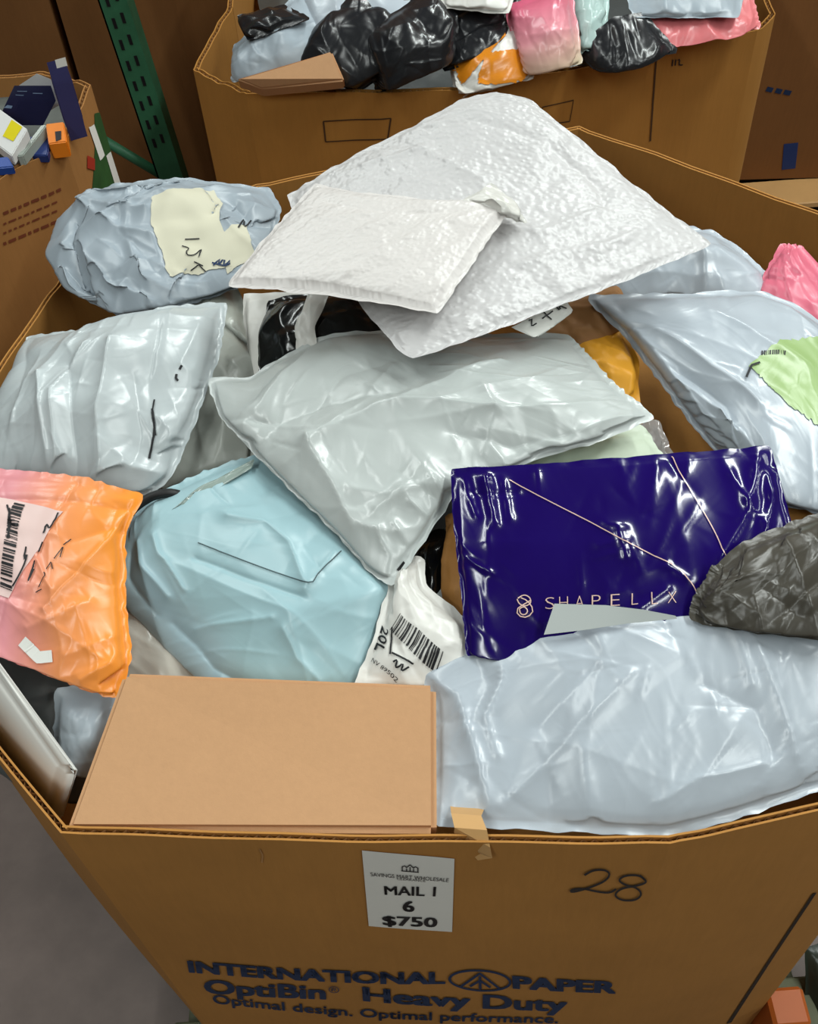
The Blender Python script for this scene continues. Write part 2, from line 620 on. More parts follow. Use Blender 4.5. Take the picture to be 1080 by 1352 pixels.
def bag(name, label, c, t=(), r=(), b=(), l=(), mat=GREY, th=0.03, bot=None, N=80, M=None, p=0.5, lumps=(), lump=0.25, lc=(3, 3),
        slack=0.012, ang=0.0, aniso=0.0, edge=0.03, iters=110, seed=1, pin=0.25, bend=0.05, press=0.12, fl=0.9, cat='mailing bag',
        flange=0.007, group=None, parent=None, cr=(17, 0.8, 0.0075, 0.012, 0.11), cr2=(130, 1.3, 0.0021, 0.004, 0.04), pk=(26, 0.0042, 0.045), folds=(), up=0.35):
    M = M or N
    T = coons(c, t, r, b, l, N, M)
    nn = np.cross(T[0, -1] - T[-1, 0], T[0, 0] - T[-1, -1])
    n = nn / np.linalg.norm(nn)
    if n @ (CAM - T.mean((0, 1))) < 0:
        n = -n
    n = n * (1 - up) + np.array([0, 0, 1.0]) * up
    n /= np.linalg.norm(n)
    u, v = np.meshgrid(np.linspace(0, 1, N), np.linspace(0, 1, M))
    wu, wv = float(np.mean(np.linalg.norm(np.diff(T, axis=1), axis=-1))) * (N - 1), float(np.mean(np.linalg.norm(np.diff(T, axis=0), axis=-1))) * (M - 1)
    Um, Vm = u * wu, v * wv
    prof = np.clip(16 * u * (1 - u) * v * (1 - v), 0, 1) ** p
    H = th * prof * (1 - lump + lump * 2 * vnoise(M, N, lc, seed, 2))
    for (a, bb, ra_, rb_, hh) in lumps:
        q = np.abs((u - a) / ra_) ** 2.6 + np.abs((v - bb) / rb_) ** 2.6
        H = H + hh * np.clip(1 - q, 0, 1) ** 0.7 * np.clip(prof * 3, 0, 1)
    soft = np.clip(prof * 2.5, 0, 1)
    k_ = wu * wv / 0.1
    if cr:
        H = H + soft * crease_field(Um, Vm, wu, wv, seed, max(3, int(cr[0] * min(1.6, max(0.25, k_)))), ang + math.pi / 2, cr[1], cr[2], cr[3], cr[4])
    if cr2:
        H = H + soft * crease_field(Um, Vm, wu, wv, seed + 500, max(4, int(cr2[0] * min(1.6, max(0.25, k_)))), ang + math.pi / 2, cr2[1], cr2[2], cr2[3], cr2[4])
    if pk:
        H = H + np.clip(prof * 6, 0, 1) * pucker_field(Um, Vm, wu, wv, seed, *pk)
    if folds:
        TS = Surf(T + n * (H * 0.9)[..., None])
        for pts, amp, w in folds:
            uv_ = np.array([TS.inv(*q) for q in pts]) * [wu, wv]
            best = np.full(u.shape, 1e9)
            for (p0, p1) in zip(uv_[:-1], uv_[1:]):
                d = p1 - p0
                tt = np.clip(((Um - p0[0]) * d[0] + (Vm - p0[1]) * d[1]) / (d @ d + 1e-9), 0, 1)
                best = np.minimum(best, np.hypot(Um - p0[0] - tt * d[0], Vm - p0[1] - tt * d[1]))
            H = H + soft * amp * np.exp(-best / w)
    X = drape(T, n, H, H * fl - 0.0015, slack, ang, aniso, edge, iters, seed, pin, bend, press)
    # underside
    bt = th * 0.6 if bot is None else bot
    Bm = T - n * (bt * np.clip(prof, 0, 1))[..., None]
    k = 3
    Bc = Bm[::k, ::k] if (M - 1) % k == 0 and (N - 1) % k == 0 else Bm
    rim = [(0, j) for j in range(N)] + [(i, N - 1) for i in range(1, M)] + [(M - 1, j) for j in range(N - 2, -1, -1)] + [(i, 0) for i in range(M - 2, 0, -1)]
    Bm[0], Bm[-1], Bm[:, 0], Bm[:, -1] = X[0], X[-1], X[:, 0], X[:, -1]
    V = list(X.reshape(-1, 3)) + list(Bm.reshape(-1, 3))
    ox = (seed * 0.37) % 3
    UVt = np.stack([u * wu + ox, v * wv + ox], -1).reshape(-1, 2)
    UV = list(UVt) + list(UVt + 5)
    U1 = np.stack([u, v], -1).reshape(-1, 2)
    U2 = list(U1) + list(U1)
    f1, f2 = gridfaces(M, N), gridfaces(M, N, M * N, True)
    a0, a1, a2 = X[0, 0], X[-1, 0], X[0, -1]
    if np.cross(a1 - a0, a2 - a0) @ n < 0:
        f1, f2 = f1[:, ::-1], f2[:, ::-1]
    F = [tuple(q) for q in f1] + [tuple(q) for q in f2]
    if flange:
        rr = np.random.RandomState(seed + 3)
        R = np.array([X[i, j] for i, j in rim])
        K = len(R)
        tg = np.roll(R, -1, 0) - np.roll(R, 1, 0)
        for _ in range(4):
            tg = 0.25 * np.roll(tg, 1, 0) + 0.5 * tg + 0.25 * np.roll(tg, -1, 0)
        out = np.cross(tg, n)
        out /= np.linalg.norm(out, axis=1, keepdims=True) + 1e-9
        cen = R.mean(0)
        if np.mean(np.sum(out * (R - cen), 1)) < 0:
            out = -out
        w = flange * (0.8 + 0.4 * np.interp(np.arange(K), np.arange(0, K, 4), rr.rand(len(np.arange(0, K, 4)))))
        O = R + out * w[:, None] + n * ((np.interp(np.arange(K), np.arange(0, K, 5), rr.rand(len(np.arange(0, K, 5)))) - 0.5) * 0.004)[:, None]
        base = len(V)
        V += list(O)
        ridx = [i * N + j for i, j in rim]
        UV += [UV[q] + np.array([0.01, 0.0]) for q in ridx]
        U2 += [U2[q] for q in ridx]
        sg = 1 if np.cross(R[1] - R[0], O[0] - R[0]) @ n > 0 else -1
        for q in range(K):
            f = (ridx[q], ridx[(q + 1) % K], base + (q + 1) % K, base + q)
            F.append(f if sg > 0 else f[::-1])
    o = mesh(name, V, F, mat, parent, True, np.array(UV), np.array(U2))
    if label and parent is None:
        tag(o, label, cat, group)
    elif label:
        o['label'] = label
    return o, Surf(X)


# ---------------------------------------------------------------- boxes
def boxpts(name, P8, mat, bevel=0.004, parent=None, seg=2):
    """P8: four top corners TL TR BR BL then the four below them"""
    bm = bmesh.new()
    v = [bm.verts.new(tuple(map(float, p))) for p in P8]
    for f in ((0, 1, 2, 3), (7, 6, 5, 4), (0, 4, 5, 1), (1, 5, 6, 2), (2, 6, 7, 3), (3, 7, 4, 0)):
        bm.faces.new([v[i] for i in f])
    bmesh.ops.recalc_face_normals(bm, faces=bm.faces)
    if bevel:
        bmesh.ops.bevel(bm, geom=bm.edges[:], offset=bevel, segments=seg, affect='EDGES')
    me = bpy.data.meshes.new(name)
    bm.to_mesh(me)
    bm.free()
    return link(name, me, mat, parent)


def boxtop(q, depth, lean=(0, 0)):
    T = [W(*p) for p in q]
    return T + [p + np.array([lean[0], lean[1], -depth]) for p in T]


def qsurf(a, b, c, d, n=8):
    u, v = np.linspace(0, 1, n)[None, :, None], np.linspace(0, 1, n)[:, None, None]
    return Surf((1 - v) * ((1 - u) * a + u * b) + v * ((1 - u) * d + u * c))


def tube(name, pts, r, mat, parent=None, seg=8):
    P = np.array(pts, float)
    V, F = [], []
    for i, p in enumerate(P):
        t = P[min(i + 1, len(P) - 1)] - P[max(i - 1, 0)]
        t /= np.linalg.norm(t)
        a = np.cross(t, [0.3, 0.2, 1])
        a /= np.linalg.norm(a)
        b = np.cross(t, a)
        for k in range(seg):
            an = 2 * math.pi * k / seg
            V.append(p + r * (a * math.cos(an) + b * math.sin(an)))
    for i in range(len(P) - 1):
        for k in range(seg):
            F.append((i * seg + k, i * seg + (k + 1) % seg, (i + 1) * seg + (k + 1) % seg, (i + 1) * seg + k))
    F += [tuple(range(seg))[::-1], tuple((len(P) - 1) * seg + k for k in range(seg))]
    return mesh(name, V, F, mat, parent, True)


# ---------------------------------------------------------------- corrugated bins
def wall_panel(root, a, b, zbot, inward, mat, bulge=0.012, thick=0.011, jag=0.003, seed=0, nx=28, nz=14, flutes=True, flare=0.0, tears=()):
    """one side of a bin from rim point a to rim point b; returns the printable outside"""
    a, b = np.array(a, float), np.array(b, float)
    rs = np.random.RandomState(seed + 11)
    s = np.linspace(0, 1, nx)
    rim = a[None] * (1 - s[:, None]) + b[None] * s[:, None]
    jz = np.interp(s, np.linspace(0, 1, 9), (rs.rand(9) - 0.5) * 2 * jag)
    jz[0] = jz[-1] = 0
    for (c_, w_, d_) in tears:
        jz -= d_ * np.clip(1 - np.abs(s - c_) / w_, 0, 1)
    inw = np.array([inward[0], inward[1], 0.0])
    L = np.linalg.norm((b - a)[:2])
    nrm = np.array([(b - a)[1], -(b - a)[0], 0]) / L
    if nrm @ inw > 0:
        nrm = -nrm
    v = np.linspace(0, 1, nz)
    out = np.zeros((nz, nx, 3))
    for i, vv in enumerate(v):
        z = (rim[:, 2] + jz) * (1 - vv) + zbot * vv
        off = bulge * np.sin(math.pi * s) * math.sin(math.pi * min(1, vv * 0.9 + 0.1)) + flare * (1 - vv) ** 2
        out[i, :, 0] = rim[:, 0] + nrm[0] * off
        out[i, :, 1] = rim[:, 1] + nrm[1] * off
        out[i, :, 2] = z
    li = 0.0022

    def slab(o0, o1):
        A, B_ = out + nrm * o0, out + nrm * o1
        V = np.concatenate([A.reshape(-1, 3), B_.reshape(-1, 3)])
        K = nx * nz
        F = [tuple(q) for q in gridfaces(nz, nx)] + [tuple(q) for q in gridfaces(nz, nx, K, True)]
        F += [(j, j + 1, K + j + 1, K + j) for j in range(nx - 1)]
        for j in (0, nx - 1):
            F += [(i * nx + j, K + i * nx + j, K + (i + 1) * nx + j, (i + 1) * nx + j) for i in range(nz - 1)]
        return V, F
    V1, F1 = slab(0, -li)
    V2, F2 = slab(-thick + li, -thick)
    V = np.concatenate([V1, V2])
    F = F1 + [tuple(x + len(V1) for x in f) for f in F2]
    o = mesh('side_panel', V, F, mat, root)
    bm = bmesh.new()
    bm.from_mesh(o.data)
    bmesh.ops.recalc_face_normals(bm, faces=bm.faces)
    bm.to_mesh(o.data)
    bm.free()
    if flutes:
        k = max(6, int(L / 0.0055))
        ss = np.linspace(0, 1, k)
        VV, FF = [], []
        for j, x in enumerate(ss):
            p = np.array([np.interp(x, s, out[0, :, d]) for d in range(3)])
            q = np.array([np.interp(x, s, out[1, :, d]) for d in range(3)])
            w = -thick * 0.5 + (thick * 0.5 - li) * (1 if j % 2 else -1)
            d = rs.rand() * 0.002
            VV += [p + nrm * w - [0, 0, 0.0008 + d], p + nrm * w + (q - p) * 0.35]
        FF = [(2 * j, 2 * j + 1, 2 * j + 3, 2 * j + 2) for j in range(k - 1)]
        mesh('fluting', VV, FF, FLUTE, o)
    return o, Surf(out)


# ================================================================ SETTING
def quad_struct(name, P, mat):
    o = mesh(name, P, [(0, 1, 2, 3)], mat)
    o['kind'] = 'structure'
    return o


CONC = plain('concrete', (124, 110, 104), 0.55, 0.35, var=0.62, scale=5, bump=0.3, bscale=40)
WALLM = plain('painted_block', (84, 76, 66), 0.8, var=0.85, scale=2)
X0, X1, Y0, Y1, ZC = -5, 6, -3.5, 7.5, 5
quad_struct('floor', [(X0, Y0, 0), (X1, Y0, 0), (X1, Y1, 0), (X0, Y1, 0)], CONC)
quad_struct('ceiling', [(X0, Y0, ZC), (X0, Y1, ZC), (X1, Y1, ZC), (X1, Y0, ZC)], WALLM)
quad_struct('wall_back', [(X0, Y1, 0), (X1, Y1, 0), (X1, Y1, ZC), (X0, Y1, ZC)], WALLM)
quad_struct('wall_front', [(X0, Y0, 0), (X0, Y0, ZC), (X1, Y0, ZC), (X1, Y0, 0)], WALLM)
quad_struct('wall_left', [(X0, Y0, 0), (X0, Y1, 0), (X0, Y1, ZC), (X0, Y0, ZC)], WALLM)
quad_struct('wall_right', [(X1, Y0, 0), (X1, Y0, ZC), (X1, Y1, ZC), (X1, Y1, 0)], WALLM)

# ================================================================ MAIN BIN
RZ, ZB = 1.10, 0.14


def bin_(name, label, rim, zb, mat, cat='cardboard bin', **kw):
    rim = [np.array(p, float) for p in rim]
    cen = np.mean(rim, 0)
    root = empty(name, (cen[0], cen[1], zb))
    tag(root, label, cat)
    S = []
    for i in range(len(rim)):
        a, b = rim[i], rim[(i + 1) % len(rim)]
        mid = (a + b) / 2
        S.append(wall_panel(root, a, b, zb, (cen - mid)[:2], mat, seed=i + 1, **kw))
    bot = [(p[0], p[1], zb + 0.004) for p in rim]
    mesh('bottom_panel', bot, [tuple(range(len(rim)))], mat, root)
    return root, S


Wr = lambda x, y: W(x, y, RZ)
rimpts = [Wr(80, 1100), Wr(885, 1114), Wr(1238, 1028), (0.74, 0.80, RZ), (0.76, 1.27, RZ), Wr(765, 166), Wr(338, 243), Wr(78, 369),
          (-0.60, 1.02, RZ), (-0.575, 0.70, RZ)]
MAIN, MS = bin_('cardboard_bin', 'large octagonal brown cardboard bin in front, heaped with mailing bags, priced label on its front', rimpts, ZB, CARD, thick=0.0085)
front = MS[0][1]
fp = MS[0][0]
# price label
lab = sheet('price_label', front.quad([(478, 1121), (600, 1132), (597, 1229), (487, 1221)]), PAPER, fp, 6, 6, 0.0015, label='white price label with black lettering')
for body, q, bo in (('MAIL 1', [(507, 1167), (576, 1168), (575, 1181), (508, 1179)], 0.022), ('6', [(531, 1186), (548, 1187), (547, 1202), (532, 1201)], 0.028),
                    ('$750', [(504, 1206), (578, 1209), (577, 1224), (506, 1221)], 0.03),
                    ('SAVINGS MART WHOLESALE', [(489, 1149), (593, 1157), (592, 1162), (490, 1154)], 0.0),
                    ('CLEARANCE', [(524, 1156), (562, 1159), (562, 1162), (524, 1159)], 0.0)):
    printed('lettering', front.quad(q), body, INK, lab, 0.0024, bo)
fcr = front.quad([(530, 1138), (553, 1140), (553, 1150), (530, 1148)])
strokes('crest', fcr, [[(0, .9), (1, .9)], [(.05, .9), (.05, .35), (.2, .2), (.3, .4), (.5, 0), (.7, .4), (.8, .2), (.95, .35), (.95, .9)], [(.3, .9), (.3, .5)], [(.5, .9), (.5, .3)], [(.7, .9), (.7, .5)]],
        INK, lab, 0.12, 2.0, 0.0024)
# printing on the board
for body, q, bo in (('INTERNATIONAL', [(247, 1266), (588, 1281), (588, 1298), (250, 1283)], 0.045), ('PAPER', [(676, 1286), (815, 1294), (813, 1311), (677, 1304)], 0.045),
                    ('OptiBin', [(268, 1291), (430, 1299), (431, 1324), (272, 1316)], 0.035), ('\u00ae', [(434, 1300), (448, 1301), (448, 1310), (434, 1309)], 0.0),
                    ('Heavy Duty', [(478, 1301), (750, 1315), (748, 1340), (480, 1326)], 0.035),
                    ('Optimal design. Optimal performance.', [(280, 1311), (738, 1338), (736, 1353), (283, 1327)], 0.02)):
    printed('lettering', front.quad(q), body, BLUEINK, fp, 0.0018, bo)
lg = front.quad([(590, 1276), (676, 1280), (676, 1310), (592, 1305)])
circ = lambda cx_, cy_, rx, ry, n=40: [(cx_ + rx * math.cos(2 * math.pi * i / n), cy_ + ry * math.sin(2 * math.pi * i / n)) for i in range(n + 1)]
strokes('logo', lg, [circ(.5, .5, .47, .45), [(.2, .8), (.5, .17), (.8, .8)], [(.5, .3), (.5, .88)], [(.34, .78), (.5, .48), (.66, .78)]], BLUEINK, fp, 0.085, 2.0, 0.0018)
# handwritten 28
hw = front.quad([(750, 1142), (855, 1146), (853, 1190), (752, 1186)])
strokes('handwriting', hw, [[(.2, .22), (.32, .05), (.47, .04), (.53, .16), (.47, .36), (.3, .55), (.1, .72), (.0, .76), (.04, .66), (.2, .62), (.35, .7), (.52, .74), (.6, .6)],
                            [(.97, .3), (.9, .17), (.72, .18), (.62, .33), (.72, .48), (.88, .55), (.94, .75), (.85, .95), (.68, .97), (.57, .8), (.66, .58), (.85, .5), (.99, .38), (.97, .28), (.9, .17)]],
        INK, fp, 0.06, 2.3, 0.0018, True)
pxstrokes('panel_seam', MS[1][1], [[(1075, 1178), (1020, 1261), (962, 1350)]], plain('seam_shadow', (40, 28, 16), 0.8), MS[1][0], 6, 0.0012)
pxstrokes('scuff', front, [[(343, 1120), (347, 1128), (346, 1138)]], FLUTE, fp, 2, 0.001)
# paper tape folded over the rim
TAPE = plain('kraft_tape', (205, 160, 104), 0.5, var=0.9)
a0, a1 = W(597, 1092, 1.101), W(645, 1096, 1.101)
tv = np.array([[a0 + [0, .03, -.012], a1 + [0, .03, -.012]], [a0 + [0, .012, .006], a1 + [-.006, .012, .008]], [a0 + [0.002, -.004, .008], a1 + [-.002, -.004, .010]],
               [a0 + [0.001, -.007, -.012], a1 + [0, -.016, -.004]], [a0 + [0.004, -.008, -.026], a1 + [0.002, -.02, -.022]], [a0 + [0.012, -.010, -.03], a1 + [-.012, -.016, -.036]]])
mesh('paper_tape', tv.reshape(-1, 3), gridfaces(6, 2), TAPE, fp)['label'] = 'torn strip of tan paper tape folded over the rim'
# pallet under the bin
PAL = plain('weathered_pallet', (104, 108, 84), 0.75, var=0.6, scale=12, bump=0.4)
pal = empty('pallet', (0.08, 1.05, 0))
tag(pal, 'weathered wooden pallet under the front cardboard bin', 'pallet')


def bx(name, c, s, mat, parent=None, bev=0.003):
    c, s = np.array(c, float), np.array(s, float) / 2
    P = [c + s * np.array(k) for k in ((-1, 1, 1), (1, 1, 1), (1, -1, 1), (-1, -1, 1), (-1, 1, -1), (1, 1, -1), (1, -1, -1), (-1, -1, -1))]
    return boxpts(name, P, mat, bev, parent, 1)


for i in range(9):
    bx('deck_board', (0.08, 0.47 + i * 0.145, 0.126), (1.1, 0.10, 0.02), PAL, pal)
for x in (-0.42, 0.08, 0.58):
    bx('stringer', (x, 1.05, 0.067), (0.06, 1.25, 0.095), PAL, pal)
    bx('bottom_board', (x, 1.05, 0.010), (0.10, 1.25, 0.018), PAL, pal)

# ================================================================ CONTENTS OF THE MAIN BIN
# --- plain carton at the front
q = [(163, 886, 1.145), (576, 902, 1.145), (577, 1098, 1.097), (86, 1096, 1.097)]
P8 = boxtop(q, 0.24, (-0.014, 0.01))
ctn = boxpts('carton', P8, CARDBOX, 0.006)
tag(ctn, 'plain sealed tan cardboard box against the front rim', 'box')

# --- large cool grey bag at the front right
PB, PS = bag('poly_mailer', 'largest cool-grey plastic mailing bag filling the front right corner beside the tan box',
             [(548, 890, 1.13), (1215, 830, 1.16), (1205, 985, 1.10), (582, 1082, 1.09)],
             t=[(600, 868, 1.14), (720, 838, 1.16), (820, 818, 1.17), (900, 812, 1.17), (1000, 812, 1.17), (1100, 815, 1.168)],
             b=[(700, 1086, 1.088), (800, 1092, 1.088), (880, 1096, 1.086), (960, 1076, 1.09), (1080, 1036, 1.093)], l=[(580, 930, 1.12), (578, 1000, 1.10)],
             up=1, folds=[([(572, 900), (622, 985), (648, 1080)], 0.016, 0.016), ([(985, 835), (1030, 930), (1058, 1040)], 0.010, 0.010), ([(962, 828), (992, 905)], 0.007, 0.008), ([(830, 890), (740, 985), (660, 1070)], 0.006, 0.009), ([(790, 870), (710, 960)], -0.004, 0.009), ([(660, 880), (640, 950), (655, 1000)], 0.006, 0.007), ([(930, 900), (1000, 935), (1020, 990)], -0.006, 0.010), ([(870, 1060), (920, 1030), (1010, 1010)], 0.006, 0.009)], cr=(7, 0.5, 0.004, 0.012, 0.14), cr2=(110, 1.0, 0.0018, 0.0036, 0.05), lumps=[(0.57, 0.5, 0.5, 0.6, 0.012)], mat=GREY2, th=0.026, bot=0.05, N=140, p=0.6, lump=0.15, slack=0.008, ang=0.9, aniso=1.6, edge=0.02, iters=130, seed=3)
fl = PS.quad([(737, 803), (890, 806), (880, 814), (722, 836)])
A = np.array([W(732, 797, 1.205), W(800, 799, 1.205), W(850, 805, 1.20), W(892, 813, 1.19), W(718, 838, 1.185), W(770, 832, 1.19), W(830, 823, 1.19), W(894, 817, 1.188)]).reshape(2, 4, 3)
mesh('closing_flap', A.reshape(-1, 3), gridfaces(2, 4), GREYG, PB, True)['label'] = 'loose upturned flap edge of the bag'

# --- purple mailer
PUR = poly('purple_film', (28, 10, 92), 0.17, 0.22, 16, spec=0.5, coat=0.25, var=0.8)
GOLD = plain('gold_print', (226, 190, 176), 0.35, 0.5, 0.2)
MB, MSf = bag('purple_mailer', 'shiny deep purple mailing bag with thin gold lines and lettering',
              [(599, 622, 1.235), (1014, 592, 1.245), (1052, 840, 1.165), (620, 862, 1.15)], r=[(1040, 690, 1.215)], l=[(604, 700, 1.21), (614, 790, 1.175)],
              mat=PUR, th=0.012, N=110, p=0.3, lump=0.3, lc=(3, 3), slack=0.004, cr=(7, 0.9, 0.003, 0.012, 0.07), cr2=(110, 1.3, 0.0015, 0.0035, 0.03), pk=(28, 0.003, 0.03),
              folds=[([(1000, 600), (985, 650), (950, 700), (940, 740)], 0.007, 0.009), ([(985, 640), (1020, 690)], 0.004, 0.006), ([(640, 618), (650, 660), (645, 690)], 0.004, 0.007), ([(605, 725), (650, 728)], 0.004, 0.004), ([(790, 690), (830, 680), (845, 720)], 0.003, 0.006), ([(612, 628), (630, 662)], 0.004, 0.004), ([(640, 622), (656, 668)], 0.005, 0.004), ([(664, 626), (674, 660)], 0.004, 0.004), ([(622, 640), (684, 634)], -0.004, 0.004), ([(800, 664), (824, 668)], 0.004, 0.005), ([(815, 670), (826, 702)], 0.004, 0.004), ([(880, 715), (905, 732)], 0.004, 0.005), ([(845, 770), (880, 745)], 0.004, 0.005), ([(965, 610), (985, 640)], 0.004, 0.004), ([(1000, 690), (1020, 650), (1015, 620)], 0.006, 0.005)], edge=0.02, iters=110, seed=21, fl=0.8, flange=0.004)


pxstrokes('printed_line', MSf, [[(672, 634), (720, 660), (790, 695), (850, 728), (890, 746), (915, 770), (926, 800), (927, 820)],
                                [(886, 600), (900, 630), (925, 670), (945, 705), (958, 735)]], GOLD, MB, 1.3)
pxstrokes('logo', MSf, [[(684, 790), (692, 785), (700, 789), (701, 797), (693, 801), (685, 797), (683, 791)],
                        [(688, 789), (697, 794), (704, 804), (702, 812), (692, 816), (683, 812), (682, 804), (690, 799), (700, 793)],
                        [(686, 804), (692, 800), (698, 806), (694, 812), (687, 811), (686, 804)]], GOLD, MB, 1.5)
for ch, x in zip('SHAPELLX', (726, 744, 765, 787, 812, 838, 864, 887)):
    y = 797 - (x - 726) * 0.05
    w_ = 4 if ch == 'L' else 5.5
    printed('lettering', MSf.quad([(x - w_, y - 7.5), (x + w_, y - 8), (x + w_, y + 6.5), (x - w_, y + 7)]), ch, GOLD, MB, 0.0018, -0.018)

# --- dark bag at the right of the purple one
CHAR = poly('charcoal_film', (74, 70, 62), 0.32, 0.7, 34, var=0.75)
bag('charcoal_bag', 'crumpled charcoal plastic bag at the right over the purple mailer', [(948, 752, 1.215), (1120, 668, 1.225), (1130, 840, 1.20), (918, 812, 1.19)],
    t=[(985, 722, 1.225), (1040, 700, 1.225)], b=[(980, 826, 1.195)], l=[(925, 790, 1.20)], cr=(40, 1.0, 0.009, 0.008, 0.07), cr2=(160, 1.3, 0.003, 0.004, 0.04), mat=CHAR, th=0.022, N=84, slack=0.04, ang=0.6, aniso=1, edge=0.05, seed=8, cat='plastic bag')

# --- light blue bag
BLUE = poly('pale_blue_film', (160, 196, 207), 0.33, 0.35, 16, var=0.93, grad=(0, 2.6, 0.1, (154, 166, 168), (156, 182, 192), (158, 190, 197)))
RB, RS = bag('blue_mailer', 'pale sky-blue plastic mailing bag behind the tan box', [(166, 700, 1.125), (338, 606, 1.165), (486, 915, 1.085), (300, 915, 1.06)],
             t=[(200, 662, 1.14), (262, 632, 1.155), (300, 616, 1.16)], r=[(440, 690, 1.16), (515, 772, 1.15), (508, 830, 1.12)], l=[(160, 775, 1.09), (225, 845, 1.06)],
             b=[(380, 918, 1.075)], folds=[([(310, 663), (360, 672), (392, 700), (410, 748)], 0.009, 0.010), ([(410, 760), (440, 725), (450, 715)], 0.007, 0.006), ([(265, 718), (330, 742), (405, 768)], -0.004, 0.004), ([(190, 700), (205, 740), (230, 770)], 0.007, 0.006), ([(180, 715), (190, 760), (215, 790)], -0.006, 0.006), ([(210, 690), (225, 720), (250, 760)], 0.005, 0.005), ([(380, 810), (400, 850), (430, 880)], 0.006, 0.010), ([(265, 812), (320, 802), (365, 796)], 0.004, 0.005), ([(235, 800), (290, 860), (330, 885)], -0.008, 0.012)], cr=(8, 0.8, 0.0045, 0.012, 0.12), cr2=(70, 1.2, 0.0015, 0.004, 0.05), mat=BLUE, th=0.045, N=130, p=0.4, lump=0.15, slack=0.008, ang=2.3, aniso=2, edge=0.03, seed=5, iters=120)
DRK = plain('tear_shadow', (70, 88, 92), 0.6)
pxstrokes('tear', RS, [[(262, 717), (320, 740), (380, 762), (414, 771), (416, 760), (450, 728)]], DRK, RB, 1.6)
CLEARG = poly('clear_edge_film', (150, 165, 158), 0.2, 0.3, 20)
bag('seam_flap', 'grey-green torn seam flap', [(205, 690, 1.155), (335, 608, 1.175), (330, 616, 1.18), (212, 698, 1.15)], t=[(270, 640, 1.17)], b=[(270, 655, 1.165)], mat=CLEARG, th=0.002, N=24, M=10, flange=0.002, parent=RB, seed=4)

# --- white printed label bag in the centre
WHT = poly('white_film', (224, 222, 216), 0.34, 0.25, 18)
SB, SS = bag('labelled_white_bag', 'small white bag with a barcode shipping label, neck pinched under the big grey bag', [(522, 742, 1.155), (552, 742, 1.155), (640, 900, 1.125), (474, 906, 1.12)],
             r=[(556, 775, 1.15), (612, 824, 1.145)], l=[(519, 782, 1.15), (498, 850, 1.135)], mat=WHT, th=0.022, N=56, slack=0.008, edge=0.03, seed=12)
bars('barcode', SS.quad([(529, 810), (586, 861), (577, 888), (516, 832)]), INK, SB, 20, 2, 0.0016)
printed('lettering', SS.quad([(514, 832), (506, 864), (494, 858), (502, 826)]), '20L', INK, SB, 0.0016, 0.01)
pxstrokes('handwriting', SS, [[(519, 828), (516, 864)], [(518, 862), (546, 876)], [(520, 874), (526, 870), (522, 884), (534, 874), (528, 888), (540, 880)]], INK, SB, 2.5)
printed('lettering', SS.quad([(494, 869), (527, 896), (524, 901), (491, 874)]), 'NV 89502', INK, SB, 0.0016, 0.0)

# --- dark crumpled plastic and brown mailer beside the purple bag
BLK = poly('black_film', (22, 24, 24), 0.18, 0.6, 26, spec=0.55, var=0.7)
bag('black_bag', 'crumpled black plastic scrap bag in the gap left of the purple mailer', [(545, 716, 1.13), (598, 700, 1.15), (612, 830, 1.09), (555, 790, 1.10)], mat=BLK, th=0.03, N=36, slack=0.05, edge=0.05, seed=9, cat='plastic bag')
bag('clear_white_bag', 'small crinkled pale bag between white label bag and brown envelope', [(580, 770, 1.12), (600, 765, 1.13), (622, 850, 1.10), (596, 830, 1.10)], mat=GREY, th=0.01, N=24, slack=0.04, edge=0.05, seed=10)
KRAFT = poly('kraft_paper', (168, 118, 62), 0.6, 0.25, 20, spec=0.3)
bag('kraft_envelope', 'brown kraft envelope standing behind the left edge of the purple mailer', [(594, 684, 1.17), (640, 690, 1.18), (640, 820, 1.13), (600, 815, 1.11)], mat=KRAFT, th=0.012, N=30, slack=0.006, edge=0.01, seed=11, cat='envelope')

# --- centre grey bag
DB, DS = bag('poly_mailer', 'big light-grey plastic mailing bag lying in the centre of the heap',
             [(280, 503, 1.20), (748, 446, 1.205), (856, 549, 1.21), (516, 764, 1.165)],
             t=[(330, 503, 1.205), (368, 478, 1.21), (425, 448, 1.21), (500, 440, 1.205), (620, 445, 1.205)], r=[(805, 508, 1.215)],
             b=[(560, 702, 1.18), (596, 646, 1.20), (700, 602, 1.21), (785, 577, 1.215)], l=[(298, 548, 1.20), (370, 622, 1.19), (450, 700, 1.175), (490, 745, 1.165)],
             folds=[([(408, 575), (475, 546), (552, 525), (660, 537)], 0.012, 0.016), ([(408, 575), (441, 631), (469, 690)], 0.010, 0.014), ([(535, 520), (600, 492), (663, 470)], 0.008, 0.012), ([(341, 545), (430, 528), (524, 514)], -0.008, 0.014), ([(500, 668), (560, 640), (596, 655)], 0.007, 0.010), ([(480, 690), (530, 700), (560, 690)], 0.006, 0.008), ([(600, 560), (680, 580), (760, 560)], -0.007, 0.012), ([(760, 560), (820, 545), (850, 550)], 0.006, 0.008), ([(640, 500), (660, 540), (640, 590)], 0.004, 0.006), ([(505, 700), (520, 730), (515, 755)], 0.007, 0.006), ([(525, 690), (545, 720), (540, 745)], 0.008, 0.006), ([(545, 660), (570, 680), (585, 665)], 0.008, 0.006), ([(470, 640), (520, 650), (575, 630)], 0.006, 0.009)],
             cr=(12, 0.7, 0.006, 0.012, 0.12), cr2=(110, 1.2, 0.0021, 0.0038, 0.05), mat=GREYG, th=0.038, N=150, p=0.45, lump=0.3, lc=(3, 4), slack=0.010, ang=1.1, aniso=1.5, edge=0.03, iters=140, seed=6)
pxstrokes('black_mark', DS, [[(527, 755), (546, 749)]], INK, DB, 5)

